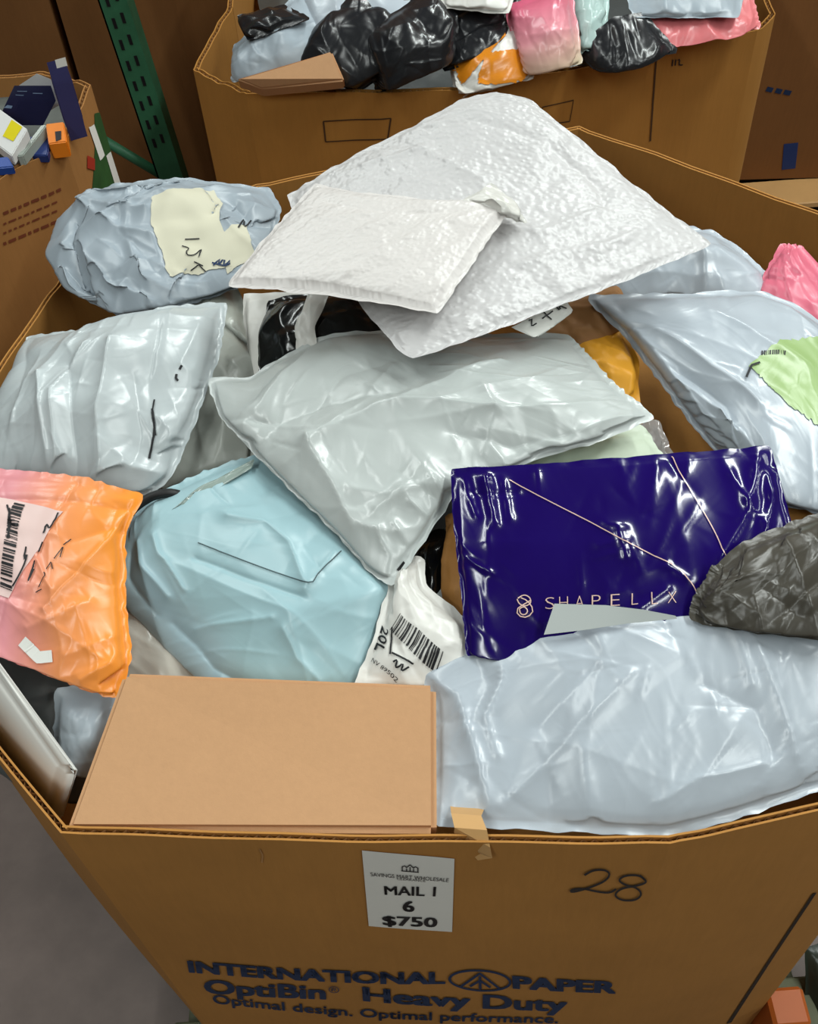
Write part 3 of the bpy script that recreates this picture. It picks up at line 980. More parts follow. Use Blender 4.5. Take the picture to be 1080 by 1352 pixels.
# --- bag under it at the right, and clear bag
bag('pale_green_bag', 'pale green-white bag showing under the right end of the centre bag', [(660, 590, 1.17), (846, 566, 1.165), (880, 618, 1.15), (640, 660, 1.15)], mat=poly('pale_green_film', (208, 220, 198), 0.35, 0.3, 20), th=0.025, N=40, seed=13)
bag('clear_bag', 'small crinkled clear plastic bag at the right tip of the centre bag', [(838, 568, 1.15), (866, 560, 1.15), (885, 610, 1.13), (840, 612, 1.13)], mat=poly('clear_film', (170, 164, 160), 0.12, 0.7, 60, spec=0.7, trans=0.4), th=0.015, N=28, slack=0.06, edge=0.06, seed=14, cat='plastic bag')

# --- bubble mailers on top
BUB = poly('bubble_film', (200, 198, 198), 0.34, 0.3, 20, bubble=150, var=0.96)
BUB2 = poly('bubble_film_fine', (212, 207, 204), 0.36, 0.22, 20, bubble=190, stretch=(0.7, 2.6), var=0.97)
EB, ES = bag('bubble_mailer', 'large white bubble mailer lying over the back rim, the biggest white one',
             [(385, 258, 1.285), (655, 123, 1.355), (932, 322, 1.285), (546, 467, 1.285)],
             t=[(470, 207, 1.31), (560, 162, 1.335), (612, 134, 1.35)], r=[(700, 136, 1.352), (738, 168, 1.342), (800, 217, 1.318), (880, 283, 1.297)],
             b=[(580, 457, 1.285), (640, 434, 1.288), (770, 387, 1.288), (870, 346, 1.288)], l=[(420, 330, 1.285), (485, 402, 1.285), (528, 455, 1.285)],
             folds=[([(560, 165), (620, 152), (700, 174)], -0.004, 0.005), ([(480, 215), (560, 190), (640, 232)], 0.004, 0.006), ([(640, 290), (720, 302), (800, 272)], 0.006, 0.008), ([(690, 345), (740, 332), (830, 312)], 0.005, 0.007), ([(560, 405), (610, 420), (690, 390)], 0.004, 0.007), ([(740, 200), (790, 240), (800, 270)], -0.005, 0.007)],
             up=0.6, cr=(14, 0.5, 0.004, 0.01, 0.12), pk=(16, 0.003, 0.03), mat=BUB, th=0.016, bot=0.02, N=120, p=0.35, lump=0.25, lc=(4, 4), slack=0.008, ang=1.2, aniso=1.0, edge=0.02, seed=15, flange=0.006, iters=120)
FB, FS = bag('bubble_mailer', 'small flat white bubble mailer on top of the large white one',
             [(418, 246, 1.335), (666, 276, 1.34), (575, 408, 1.322), (308, 372, 1.315)], t=[(480, 258, 1.34), (560, 266, 1.342), (620, 266, 1.342)], b=[(440, 384, 1.318)],
             l=[(350, 320, 1.323)], folds=[([(352, 335), (400, 300), (455, 265)], 0.0022, 0.005), ([(395, 352), (460, 310), (530, 275)], 0.0022, 0.005), ([(450, 365), (520, 320), (590, 285)], 0.0022, 0.005), ([(510, 380), (580, 335), (640, 295)], 0.002, 0.005), ([(430, 262), (520, 276), (600, 275)], -0.002, 0.005)],
             up=0.6, cr=(12, 0.3, 0.003, 0.01, 0.12), pk=(16, 0.0015, 0.03), mat=BUB2, th=0.016, bot=0.012, N=84, p=0.2, lump=0.15, slack=0.005, ang=0.7, aniso=1.5, edge=0.015, seed=16, flange=0.006)
bag('open_lip', 'thin translucent open lip of the mailer', [(612, 264, 1.344), (648, 244, 1.348), (694, 294, 1.33), (664, 282, 1.34)], r=[(675, 262, 1.342)], mat=poly('lip_film', (214, 212, 206), 0.22, 0.5, 26), th=0.006, N=24, flange=0.002, slack=0.02, parent=FB, seed=2)

# --- crumpled grey bag with cream paper at the back left
AB, AS = bag('crumpled_mailer', 'crumpled grey plastic bag with a cream paper label hanging over the back left rim',
             [(122, 262, 1.17), (352, 252, 1.18), (330, 368, 1.16), (128, 398, 1.14)], t=[(150, 246, 1.19), (230, 238, 1.20), (290, 244, 1.20)], r=[(366, 276, 1.18), (352, 330, 1.17)],
             b=[(165, 414, 1.14), (215, 405, 1.15), (280, 388, 1.15)], l=[(84, 290, 1.17), (70, 335, 1.15), (95, 380, 1.14)], folds=[([(110, 268), (160, 290), (205, 300)], 0.014, 0.010), ([(112, 282), (105, 320), (120, 370)], -0.022, 0.010), ([(118, 320), (160, 370), (215, 392)], 0.012, 0.010), ([(150, 262), (170, 258), (196, 262)], 0.012, 0.008), ([(88, 310), (84, 340), (100, 370)], 0.010, 0.008), ([(310, 260), (330, 285), (350, 290)], -0.010, 0.008), ([(290, 262), (320, 300), (340, 320)], 0.010, 0.008), ([(180, 310), (190, 350), (230, 375)], 0.010, 0.012)], mat=GREY3, th=0.05, N=140, p=0.45, lump=0.45, lc=(4, 5), cr=(34, 1.0, 0.012, 0.010, 0.07), cr2=(120, 1.3, 0.004, 0.006, 0.05), slack=0.03, ang=0.4, aniso=1.2, edge=0.06, seed=17, iters=150, fl=0.75)
sheet('shipping_label', AS.quad([(284, 316), (326, 300), (336, 342), (300, 362)]), CREAM, AB, 16, 16, 0.0013, 0.02, label='small pale shipping label')
cl = sheet('paper_label', AS.quad([(201, 260), (282, 252), (306, 352), (224, 366)]), CREAM, AB, 26, 26, 0.0016, 0.02, label='creased cream paper label')
pxstrokes('handwriting', AS, [[(244, 317), (264, 316)], [(240, 326), (252, 330), (244, 336), (256, 340), (268, 328), (262, 340)], [(256, 346), (268, 352)], [(252, 358), (262, 350), (272, 360)]], INK, cl, 1.6, 0.003)
pxstrokes('scribble', AS, [[(282, 352), (292, 340), (286, 356), (298, 338), (294, 356), (306, 342), (302, 354), (280, 348)]], BLUEINK, AB, 2.2, 0.003)
pxstrokes('handwriting', AS, [[(314, 302), (322, 288), (321, 304), (332, 292)]], INK, AB, 2.2, 0.0025)

# --- left grey bag
BB, BS = bag('poly_mailer', 'light-grey plastic mailing bag with black nicks and a tear at the left edge',
             [(40, 446, 1.17), (294, 404, 1.205), (196, 648, 1.14), (-50, 630, 1.13)], t=[(125, 438, 1.20), (160, 424, 1.21), (225, 408, 1.215)], r=[(282, 470, 1.20), (252, 555, 1.175), (222, 625, 1.15)],
             b=[(40, 628, 1.13), (130, 640, 1.135)], l=[(30, 488, 1.165), (0, 548, 1.15)], folds=[([(157, 440), (139, 531), (141, 619)], 0.016, 0.014), ([(122, 446), (79, 506), (86, 600)], 0.013, 0.013), ([(60, 480), (65, 540), (75, 605)], 0.009, 0.008), ([(100, 470), (105, 560), (110, 620)], -0.010, 0.010), ([(270, 420), (245, 470), (255, 480)], 0.006, 0.008), ([(215, 540), (240, 575), (255, 580)], 0.007, 0.008), ([(150, 615), (170, 600), (215, 618)], 0.010, 0.008), ([(180, 480), (190, 560), (180, 600)], -0.008, 0.014)], mat=GREY, th=0.06, N=150, p=0.4, lump=0.3, lc=(3, 3), slack=0.012, ang=0.2, aniso=2.4, edge=0.05, seed=18, iters=150)
for q_ in ([(240, 482), (237, 488)], [(233, 494), (232, 500), (235, 503)], [(201, 540), (205, 560), (203, 580), (197, 606)]):
    pxstrokes('tear', BS, [q_], INK, BB, 3)
pxstrokes('tear', BS, [[(204, 528), (201, 545), (206, 575)]], INK, BB, 2)

# --- grey bags in the gap behind it
bag('dull_grey_mailer', 'dull grey bag wedged between the left bag and the centre bag', [(285, 420, 1.13), (345, 470, 1.14), (330, 610, 1.12), (215, 650, 1.09)], mat=poly('shaded_grey_film', (186, 190, 182), 0.35, 0.4, 22), th=0.04, N=56, slack=0.015, edge=0.04, seed=19)
bag('clear_grey_mailer', 'grey bag sticking out under the crumpled back left bag', [(215, 385, 1.12), (300, 362, 1.13), (345, 480, 1.10), (245, 470, 1.09)], mat=poly('pale_clear_film', (190, 194, 184), 0.28, 0.5, 24), th=0.03, N=48, slack=0.02, edge=0.05, seed=20)

# --- opened white bag with black content
CB, CS = bag('torn_white_mailer', 'torn-open white bag with glossy black contents below the small bubble mailer', [(326, 392, 1.17), (500, 380, 1.19), (520, 450, 1.17), (340, 520, 1.13)], mat=WHT, th=0.014, N=48, slack=0.02, edge=0.06, seed=22)
GB, GS = bag('glossy_black_bag', 'glossy black plastic bag inside the torn-open white mailer', [(362, 398, 1.185), (480, 384, 1.20), (500, 440, 1.19), (346, 500, 1.15)], l=[(350, 440, 1.17)], mat=BLK, th=0.03, N=48, slack=0.02, edge=0.05, seed=23, cat='plastic bag')
bag('torn_strip', 'white torn strip crossing the black contents', [(408, 384, 1.225), (436, 384, 1.225), (420, 470, 1.205), (392, 474, 1.20)], l=[(392, 430, 1.218)], r=[(414, 430, 1.22)], mat=WHT, th=0.003, N=20, flange=0.001, parent=CB, seed=1)
MAR = poly('maroon_film', (74, 22, 28), 0.35, 0.3, 20)
bag('maroon_pouch', 'small maroon pouch in the gap beside the torn white bag', [(320, 462, 1.14), (345, 470, 1.14), (345, 505, 1.12), (318, 500, 1.12)], mat=MAR, th=0.008, N=20, seed=24, cat='pouch')

# --- back right: grey, pink, right grey bag with green tear
bag('poly_mailer', 'grey plastic mailing bag against the back right wall, partly under the large bubble mailer', [(830, 318, 1.10), (975, 330, 1.11), (1016, 392, 1.09), (800, 392, 1.08)],
    t=[(890, 300, 1.115), (940, 308, 1.12)], r=[(1005, 360, 1.10)], mat=GREY2, th=0.04, N=64, slack=0.015, ang=0.3, aniso=1.5, edge=0.05, seed=25)
PINK = poly('pink_film', (222, 112, 134), 0.33, 0.4, 22)
bag('pink_mailer', 'pink plastic bag poking up at the right wall', [(1036, 326, 1.12), (1056, 328, 1.12), (1130, 470, 1.08), (1000, 400, 1.08)], r=[(1090, 370, 1.11)], l=[(1010, 372, 1.10)], mat=PINK, th=0.025, N=48, slack=0.015, edge=0.05, seed=26)
IB, IS = bag('poly_mailer', 'grey plastic mailing bag at the right with a tear showing green', [(782, 394, 1.195), (1215, 520, 1.15), (1200, 690, 1.13), (960, 604, 1.12)],
             t=[(880, 392, 1.20), (1000, 388, 1.19), (1045, 405, 1.185), (1100, 440, 1.18)], b=[(1030, 660, 1.14), (1120, 680, 1.135)], l=[(830, 440, 1.175), (880, 505, 1.15), (935, 578, 1.125)], folds=[([(800, 400), (880, 472), (930, 540), (975, 560)], 0.014, 0.016), ([(870, 425), (940, 470), (1000, 515)], 0.007, 0.010), ([(950, 400), (1020, 440), (1070, 470)], 0.005, 0.009), ([(955, 530), (965, 565), (958, 595)], 0.010, 0.008), ([(900, 480), (960, 520), (970, 550)], -0.006, 0.012)], cr=(9, 0.35, 0.005, 0.012, 0.16), cr2=(60, 1.0, 0.0014, 0.004, 0.05), mat=GREY2, th=0.05, N=140, p=0.4, lump=0.15, slack=0.006, ang=2.2, aniso=2, edge=0.03, seed=27, iters=130)
GRN = poly('lime_green_film', (158, 186, 122), 0.3, 0.4, 26)
gs = sheet('torn_opening', IS.quad([(987, 482), (1085, 448), (1090, 570), (1040, 535)]), GRN, IB, 24, 24, 0.0014, 0.05, 4, label='pale green inner wrapping seen through the tear')
pxstrokes('tear', IS, [[(985, 500), (992, 484), (1003, 480)]], INK, IB, 3, 0.003)
bars('barcode', IS.quad([(1005, 464), (1038, 464), (1037, 470), (1005, 470)]), INK, IB, 14, 5, 0.0016)
# --- brown things in the valley
bag('brown_paper_parcel', 'brown kraft paper parcel under the right corner of the large bubble mailer', [(690, 418, 1.17), (815, 380, 1.17), (826, 425, 1.15), (735, 470, 1.15)], mat=poly('brown_paper', (150, 108, 66), 0.6, 0.3, 26, spec=0.25), th=0.025, N=40, seed=28, cat='parcel')
YB, YS = bag('yellow_envelope', 'golden yellow padded envelope behind the centre bag', [(742, 452, 1.16), (818, 428, 1.16), (838, 535, 1.14), (770, 520, 1.14)], r=[(836, 475, 1.155)], mat=poly('yellow_paper', (232, 164, 48), 0.45, 0.25, 18, spec=0.35), th=0.015, N=40, slack=0.006, edge=0.02, seed=29, cat='envelope')
wl = bag('white_slip', 'white paper slip with black handwriting under the edge of the large bubble mailer', [(676, 432, 1.262), (745, 394, 1.268), (756, 408, 1.255), (704, 444, 1.25)], mat=PAPER, th=0.003, N=24, M=12, flange=0.001, slack=0.002, seed=30, cat='paper slip')
pxstrokes('handwriting', wl[1], [[(698, 425), (704, 421), (699, 431), (708, 427)], [(717, 412), (727, 422)], [(715, 421), (729, 411)], [(734, 406), (741, 411), (737, 404), (747, 408)]], INK, wl[0], 1.8)
kb = boxpts('carton', boxtop([(815, 425, 1.09), (900, 420, 1.09), (985, 640, 1.06), (850, 640, 1.06)], 0.2), CARD, 0.004)
tag(kb, 'narrow brown cardboard box in the valley between centre bag and right bag', 'box')
kb2 = boxpts('carton', boxtop([(1010, 645, 1.13), (1130, 640, 1.13), (1130, 720, 1.11), (1010, 720, 1.11)], 0.15), CARD, 0.004)
tag(kb2, 'cardboard box edge at the right behind the charcoal bag', 'box')

# --- orange bubble mailer, left
ORG = poly('orange_film', (240, 140, 40), 0.3, 0.35, 22, grad=(0, 1.6, -0.62, (222, 146, 152), (236, 150, 96), (246, 148, 44)))
UB, US = bag('orange_mailer', 'orange bubble mailer fading to pink with barcode label at the left edge', [(-70, 626, 1.19), (180, 657, 1.19), (150, 914, 1.11), (-70, 832, 1.13)],
             t=[(0, 625, 1.195), (60, 630, 1.20), (110, 636, 1.20)], r=[(158, 700, 1.175), (158, 780, 1.15), (166, 870, 1.12)], b=[(0, 858, 1.125), (60, 880, 1.12), (110, 900, 1.115)], folds=[([(65, 792), (110, 745), (158, 700)], 0.011, 0.009), ([(40, 815), (80, 800), (125, 780)], 0.006, 0.008), ([(112, 885), (150, 862), (166, 852)], 0.008, 0.007), ([(0, 644), (80, 650), (165, 668)], -0.006, 0.006), ([(90, 850), (130, 835), (160, 830)], 0.004, 0.007), ([(95, 700), (140, 690), (158, 688)], -0.004, 0.007)], mat=ORG, th=0.028, N=130, p=0.35, lump=0.25, slack=0.01, ang=0.7, aniso=2, edge=0.03, seed=31)
PINKP = plain('label_tint', (226, 196, 190), 0.4, var=0.95)
ul = sheet('shipping_label', US.quad([(-30, 655), (80, 672), (68, 700), (-40, 790)]) if 0 else US.quad([(-40, 650), (84, 676), (12, 790), (-60, 770)]), PINKP, UB, 20, 20, 0.0012, label='pinkish white shipping label')
bars('barcode', US.quad([(20, 665), (34, 668), (17, 782), (1, 776)]), INK, ul, 26, 6, 0.0022, True)
pxstrokes('handwriting', US, [[(10, 668), (16, 690), (10, 712)], [(13, 672), (12, 712)], [(36, 722), (30, 745), (38, 726), (34, 744), (22, 768), (18, 774)], [(46, 752), (38, 768), (48, 740)], [(58, 704), (62, 690), (66, 702), (78, 678)], [(52, 730), (58, 716)]], INK, ul, 2.2, 0.0024)
pxstrokes('handwriting', US, [[(52, 775), (60, 760), (58, 756)], [(62, 752), (68, 742), (70, 752)], [(72, 738), (84, 722), (80, 736)], [(84, 720), (94, 712)], [(48, 782), (56, 778)]], INK, UB, 1.3)
pxstrokes('white_patch', US, [[(30, 846), (52, 868), (70, 866)]], PAPER, UB, 15)

# --- white rigid mailer left front
vq = [W(-90, 745, 1.185), W(109, 1019, 1.105), W(79, 1015, 1.098), W(-90, 780, 1.176)]
vd = np.array([-0.045, -0.012, -0.10])
ve = (vq[2] - vq[1]) * 0.5
VBo = boxpts('rigid_mailer', vq + [p + vd for p in vq], WHT, 0.007, None, 4)
VBo.data.polygons.foreach_set('use_smooth', [True] * len(VBo.data.polygons))
tag(VBo, 'stiff white padded mailer standing on edge along the front left rim', 'mailing bag')
# --- grey bags low in the left gaps
bag('low_grey_bag', 'small crumpled grey bag low in the gap left of the tan box', [(80, 915, 1.08), (170, 900, 1.08), (150, 1010, 1.02), (78, 985, 1.03)], mat=GREY3, th=0.03, N=44, slack=0.03, edge=0.05, seed=33)
bag('low_pale_bag', 'pale crinkled bag low between orange and blue mailers', [(140, 740, 1.08), (230, 770, 1.08), (320, 920, 1.03), (140, 930, 1.03)], mat=poly('pale_clear_film2', (196, 192, 182), 0.25, 0.45, 22), th=0.03, N=52, slack=0.015, edge=0.04, seed=34)
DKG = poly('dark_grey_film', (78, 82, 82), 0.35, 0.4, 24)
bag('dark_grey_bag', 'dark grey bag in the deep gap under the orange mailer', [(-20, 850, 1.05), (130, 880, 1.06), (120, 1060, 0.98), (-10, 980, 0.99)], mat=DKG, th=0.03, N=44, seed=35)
cord = [W(*p) for p in [(158, 700, 1.14), (166, 684, 1.15), (180, 668, 1.155), (200, 655, 1.16), (222, 650, 1.16), (245, 655, 1.15), (262, 668, 1.13)]]
tag(tube('elastic_cord', side(cord, 24), 0.0055, plain('black_rubber', (24, 24, 24), 0.5)), 'black elastic cord looping out between orange and blue mailers', 'cord')
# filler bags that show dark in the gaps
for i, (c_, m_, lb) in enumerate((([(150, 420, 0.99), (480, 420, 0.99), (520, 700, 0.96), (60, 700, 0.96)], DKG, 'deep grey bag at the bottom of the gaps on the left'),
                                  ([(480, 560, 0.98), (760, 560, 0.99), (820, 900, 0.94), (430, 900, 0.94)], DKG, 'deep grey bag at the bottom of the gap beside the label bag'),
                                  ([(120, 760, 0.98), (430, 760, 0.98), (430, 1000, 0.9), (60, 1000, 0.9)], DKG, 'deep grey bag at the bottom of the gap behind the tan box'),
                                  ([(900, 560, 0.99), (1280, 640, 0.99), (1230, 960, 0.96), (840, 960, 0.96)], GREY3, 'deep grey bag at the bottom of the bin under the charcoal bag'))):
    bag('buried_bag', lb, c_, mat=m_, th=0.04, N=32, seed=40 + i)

# ================================================================ BACK BIN
Wb = lambda x, y, z=1.10: W(x, y, z)
brim = [Wb(255, 92), Wb(325, 124), Wb(606, 120), Wb(1000, 40), Wb(1024, 18), (0.77, 2.72, RZ), (0.55, 2.88, RZ), (-0.05, 2.88, RZ), (-0.27, 2.6, RZ), Wb(300, 10)]
BKM = card('bin_board_back', (172, 120, 56), 0.93)
BIN2, B2S = bin_('cardboard_bin', 'brown cardboard bin at the back behind the front one, full of black and grey bags', brim, 0.12, BKM)
f1, f2 = B2S[1], B2S[2]


SEAM = plain('score_line', (74, 48, 24), 0.8)


def slot(S, q, par):
    strokes('tab_outline', S.quad(q), [[(0, 0), (1, 0), (1, 1), (0, 1), (0, 0)]], SEAM, par, 0.06, 2.6, 0.0012)


slot(f1[1], [(427, 160), (516, 156), (512, 183), (430, 187)], f1[0])
slot(f2[1], [(716, 141), (757, 132), (752, 160), (712, 166)], f2[0])
pxstrokes('panel_seam', f2[1], [[(866, 76), (862, 130), (858, 186)]], SEAM, f2[0], 2.2)
pxstrokes('handwriting', f2[1], [[(888, 78), (887, 87)], [(892, 78), (891, 86)], [(894, 79), (898, 77), (895, 86), (901, 85)]], INK, f2[0], 1.6)

# contents of the back bin
BLKM = poly('black_bag_film', (30, 31, 34), 0.26, 0.5, 24, spec=0.55, var=0.8)
bag('grey_bag', 'silvery grey bag with a small tear patch at the left of the back bin', [(312, 60, 1.14), (400, -10, 1.20), (470, 60, 1.16), (310, 104, 1.09)], mat=GREY3, th=0.05, N=64, slack=0.03, edge=0.06, seed=51)
bag('grey_bag', 'light grey bag behind the black bags at the top left of the back bin', [(380, -30, 1.2), (560, -60, 1.2), (560, 20, 1.2), (420, 40, 1.18)], mat=GREY2, th=0.03, N=48, slack=0.02, edge=0.05, seed=52)
bag('dark_bag', 'small black torn bag at the far left rim of the back bin', [(318, 22, 1.17), (372, 8, 1.19), (404, 24, 1.2), (330, 50, 1.17)], mat=BLKM, th=0.015, N=32, slack=0.04, edge=0.06, seed=53)
bag('black_bag', 'big round black bag in the back bin, left of the two', [(400, 50, 1.16), (480, -30, 1.22), (570, 60, 1.16), (470, 118, 1.10)], l=[(395, 80, 1.13)], mat=BLKM, th=0.06, N=72, p=0.4, slack=0.02, edge=0.06, seed=54, cat='plastic bag')
bag('black_bag', 'glossy round black bag in the back bin with drawstring knot, right of the two', [(480, 40, 1.19), (570, -20, 1.22), (602, 70, 1.15), (500, 118, 1.10)], r=[(600, 20, 1.2)], mat=BLKM, th=0.06, N=72, p=0.4, slack=0.025, edge=0.06, seed=55, cat='plastic bag')
bag('black_mailer', 'matt black crumpled bag behind the orange-taped one in the back bin', [(575, 10, 1.19), (680, -10, 1.19), (670, 60, 1.16), (590, 90, 1.13)], mat=BLKM, th=0.03, N=48, slack=0.03, edge=0.06, seed=56, cat='plastic bag')
bag('white_mailer', 'white bag at the top of the back bin above the black bags', [(575, -30, 1.23), (690, -50, 1.23), (668, 14, 1.21), (590, 8, 1.21)], mat=WHT, th=0.02, N=40, slack=0.02, edge=0.05, seed=57)
KFT = boxpts('open_carton', boxtop([(312, 104, 1.15), (438, 67, 1.185), (455, 106, 1.15), (345, 117, 1.128)], 0.025, (0, 0.015)), CARDBOX, 0.003)
tag(KFT, 'flattened tan cardboard box leaning in the back bin, lower left corner', 'box')
ob, obs = bag('taped_parcel', 'white parcel wrapped in shiny orange tape in the back bin', [(594, 70, 1.14), (690, 20, 1.18), (700, 100, 1.12), (606, 124, 1.09)], mat=WHT, th=0.04, N=64, slack=0.015, edge=0.05, seed=58, cat='parcel')
OTP = poly('orange_tape', (226, 138, 30), 0.25, 0.4, 24, spec=0.6)
sheet('orange_tape', obs.quad([(596, 80), (660, 32), (668, 48), (612, 112)]), OTP, ob, 20, 16, 0.002, 0.06, 3)
sheet('orange_tape', obs.quad([(640, 72), (694, 62), (698, 100), (630, 112)]), OTP, ob, 20, 16, 0.0022, 0.08, 5)
bag('pink_white_bag', 'clear bag of pink and white cloth standing in the middle of the back bin', [(672, 10, 1.2), (750, -20, 1.22), (764, 80, 1.14), (690, 98, 1.12)],
    mat=poly('pink_ombre', (220, 120, 140), 0.25, 0.5, 26, grad=(1, 1.0, 0.0, (206, 96, 124), (226, 150, 160), (206, 190, 160))), th=0.045, N=56, slack=0.02, edge=0.05, seed=59)
bag('clear_blue_bag', 'translucent pale blue-green bag beside the pink and white one', [(755, -20, 1.2), (800, -30, 1.2), (796, 60, 1.15), (762, 66, 1.14)], mat=poly('aqua_film', (176, 200, 196), 0.2, 0.5, 26), th=0.025, N=40, slack=0.02, edge=0.05, seed=60)
bag('black_mailer', 'crumpled black mailer at the rim of the back bin below the pink one', [(782, 50, 1.16), (850, 20, 1.18), (890, 66, 1.14), (764, 82, 1.12)], t=[(810, 24, 1.18)], mat=BLKM, th=0.03, N=48, slack=0.03, edge=0.06, seed=61, cat='plastic bag')
bag('coral_mailer', 'coral pink flat mailer at the right of the back bin', [(848, 12, 1.17), (990, -10, 1.18), (1000, 34, 1.14), (846, 52, 1.14)], mat=poly('coral_film', (232, 128, 132), 0.3, 0.4, 22), th=0.018, N=56, slack=0.02, edge=0.05, seed=62)
bag('dark_grey_mailer', 'dark grey and silver bag behind the coral mailer in the back bin', [(820, -40, 1.2), (990, -60, 1.2), (970, 20, 1.18), (840, 20, 1.18)], mat=GREY3, th=0.02, N=40, slack=0.03, edge=0.06, seed=63)
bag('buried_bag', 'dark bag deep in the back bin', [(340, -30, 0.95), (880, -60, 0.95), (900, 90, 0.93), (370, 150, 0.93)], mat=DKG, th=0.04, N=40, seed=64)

# ================================================================ LEFT BIN WITH PRODUCT BOXES
lrim = [Wb(-120, 300), Wb(84, 190), Wb(120, 112), Wb(58, 94), Wb(-120, 110), Wb(-240, 200)]
BIN3, B3S = bin_('cardboard_bin', 'brown cardboard bin at the back left holding small product boxes', lrim, 0.12, card('bin_board_left', (168, 118, 66)))
lf, lr = B3S[0], B3S[1]
RED = plain('faded_red_print', (122, 60, 34), 0.8, var=0.7)
for k, y in enumerate((282, 296, 308, 322)):
    rr_ = random.Random(k)
    x = 4
    while x < 78:
        w_ = rr_.choice((4, 7, 10))
        yy = y - (x - 4) * 0.42
        pxstrokes('faded_print', lf[1], [[(x, yy), (min(80, x + w_), yy - w_ * 0.42)]], RED, lf[0], 4 if k in (0, 3) else 2.5, 0.0012)
        x += w_ + 3
GPR = plain('green_print', (48, 92, 44), 0.7, var=0.6, scale=20)
sheet('printed_panel', lr[1].quad([(124, 150), (134, 142), (168, 238), (120, 262)]), GPR, lr[0], 8, 8, 0.0012, label='green printed panel')
sheet('white_label', lr[1].quad([(116, 168), (123, 164), (137, 205), (131, 212)]), PAPER, lr[0], 4, 4, 0.002)
sheet('white_label', lr[1].quad([(139, 206), (145, 200), (163, 240), (150, 242)]), PAPER, lr[0], 4, 4, 0.002)
sheet('red_print', lr[1].quad([(114, 205), (124, 210), (124, 225), (114, 222)]), plain('red_print', (170, 52, 34), 0.6), lr[0], 4, 4, 0.002)


def pbox(name, label, q, depth, mat, lean=(0, 0), cat='product box'):
    P8_ = boxtop(q, depth, lean)
    P8_[2] = P8_[1] + P8_[3] - P8_[0]
    P8_[6] = P8_[5] + P8_[7] - P8_[4]
    o = boxpts(name, P8_, mat, 0.0015)
    tag(o, label, cat)
    return o, qsurf(P8_[0], P8_[1], P8_[2], P8_[3]), qsurf(P8_[3], P8_[2], P8_[6], P8_[7])


NAVY = plain('navy_board', (38, 44, 84), 0.35, var=0.8)
WHB = plain('white_board', (228, 228, 226), 0.4, var=0.96)
BLB = plain('blue_board', (30, 70, 150), 0.4)
ORB = plain('orange_board', (236, 132, 30), 0.4)
YEL = plain('yellow_sticker', (236, 220, 40), 0.4)
SKY = plain('pale_blue_print', (150, 178, 214), 0.4)
o, s1, s2 = pbox('product_box', 'dark navy product box with pale lower band in the left bin', [(18, 112, 1.17), (68, 112, 1.17), (60, 156, 1.12), (2, 146, 1.12)], 0.03, NAVY)
sheet('pale_band', s1.quad([(10, 138), (62, 145), (60, 157), (5, 142)]), SKY, o, 4, 4, 0.001)
strokes('lettering', s1.quad([(20, 116), (64, 115), (62, 142), (12, 135)]), [[(.1, .2), (.4, .2)], [(.1, .45), (.35, .45)], [(.6, .3), (.9, .3)], [(.6, .6), (.85, .6)]], SKY, o, 0.04, 1.4, 0.001)
o, s1, s2 = pbox('tall_product_box', 'tall slim navy product box standing up at the back of the left bin', [(60, 82, 1.24), (86, 75, 1.24), (105, 148, 1.13), (84, 160, 1.13)], 0.04, plain('indigo_board', (60, 62, 108), 0.35, var=0.85))
sheet('white_sticker', s1.quad([(72, 78), (86, 75), (89, 87), (75, 90)]), PAPER, o, 4, 4, 0.001)
sheet('pink_badge', s1.quad([(83, 130), (101, 127), (104, 138), (86, 140)]), plain('pink_badge', (226, 160, 190), 0.4), o, 5, 5, 0.001)
strokes('lettering', s1.quad([(68, 95), (92, 90), (100, 125), (78, 130)]), [[(.2, .1), (.8, .1)], [(.4, .4), (.6, .7)], [(.5, .7), (.7, .9)]], SKY, o, 0.06, 0.7, 0.001)
o, s1, s2 = pbox('product_box', 'white product box with a yellow sticker at the left edge', [(-30, 122, 1.15), (36, 170, 1.15), (10, 204, 1.125), (-50, 156, 1.125)], 0.02, WHB)
sheet('yellow_sticker', s1.quad([(16, 158), (30, 168), (18, 187), (4, 180)]), YEL, o, 4, 4, 0.001)
o, s1, s2 = pbox('product_box', 'bright blue product box in the lower left of the left bin', [(-30, 210, 1.125), (10, 206, 1.125), (18, 220, 1.115), (-22, 224, 1.115)], 0.015, BLB)
o, s1, s2 = pbox('product_box', 'orange product box at the rim of the left bin', [(60, 163, 1.135), (84, 160, 1.135), (84, 184, 1.115), (64, 190, 1.115)], 0.03, ORB)
sheet('dark_window', s1.quad([(73, 174), (81, 173), (81, 184), (74, 187)]), INK, o, 4, 4, 0.001)
o, s1, s2 = pbox('product_box', 'pale grey box end sticking up behind the navy box', [(24, 112, 1.15), (48, 96, 1.18), (64, 112, 1.15), (44, 120, 1.14)], 0.05, WHB)
o, s1, s2 = pbox('thin_product_box', 'thin silver-edged package slanting beside the orange box', [(54, 165, 1.13), (62, 164, 1.13), (30, 205, 1.12), (22, 206, 1.12)], 0.02, plain('silver_board', (160, 168, 160), 0.3))
o, s1, s2 = pbox('product_box', 'dark blue box lying under the slanting package', [(36, 180, 1.11), (66, 180, 1.11), (62, 192, 1.105), (32, 205, 1.105)], 0.015, plain('deep_blue_board', (34, 52, 110), 0.4))
o, s1, s2 = pbox('product_box', 'buried grey box under the product boxes', [(-50, 125, 1.06), (95, 120, 1.06), (75, 172, 1.06), (-60, 200, 1.06)], 0.1, plain('grey_board', (96, 100, 96), 0.6))

# ================================================================ RACK, BACKGROUND BINS
GRM = plain('green_rack_paint', (58, 116, 84), 0.45, var=0.7, scale=14)
rk = empty('rack_post', (-0.75, 2.6, 0))
tag(rk, 'green perforated steel rack upright behind the bins', 'rack')


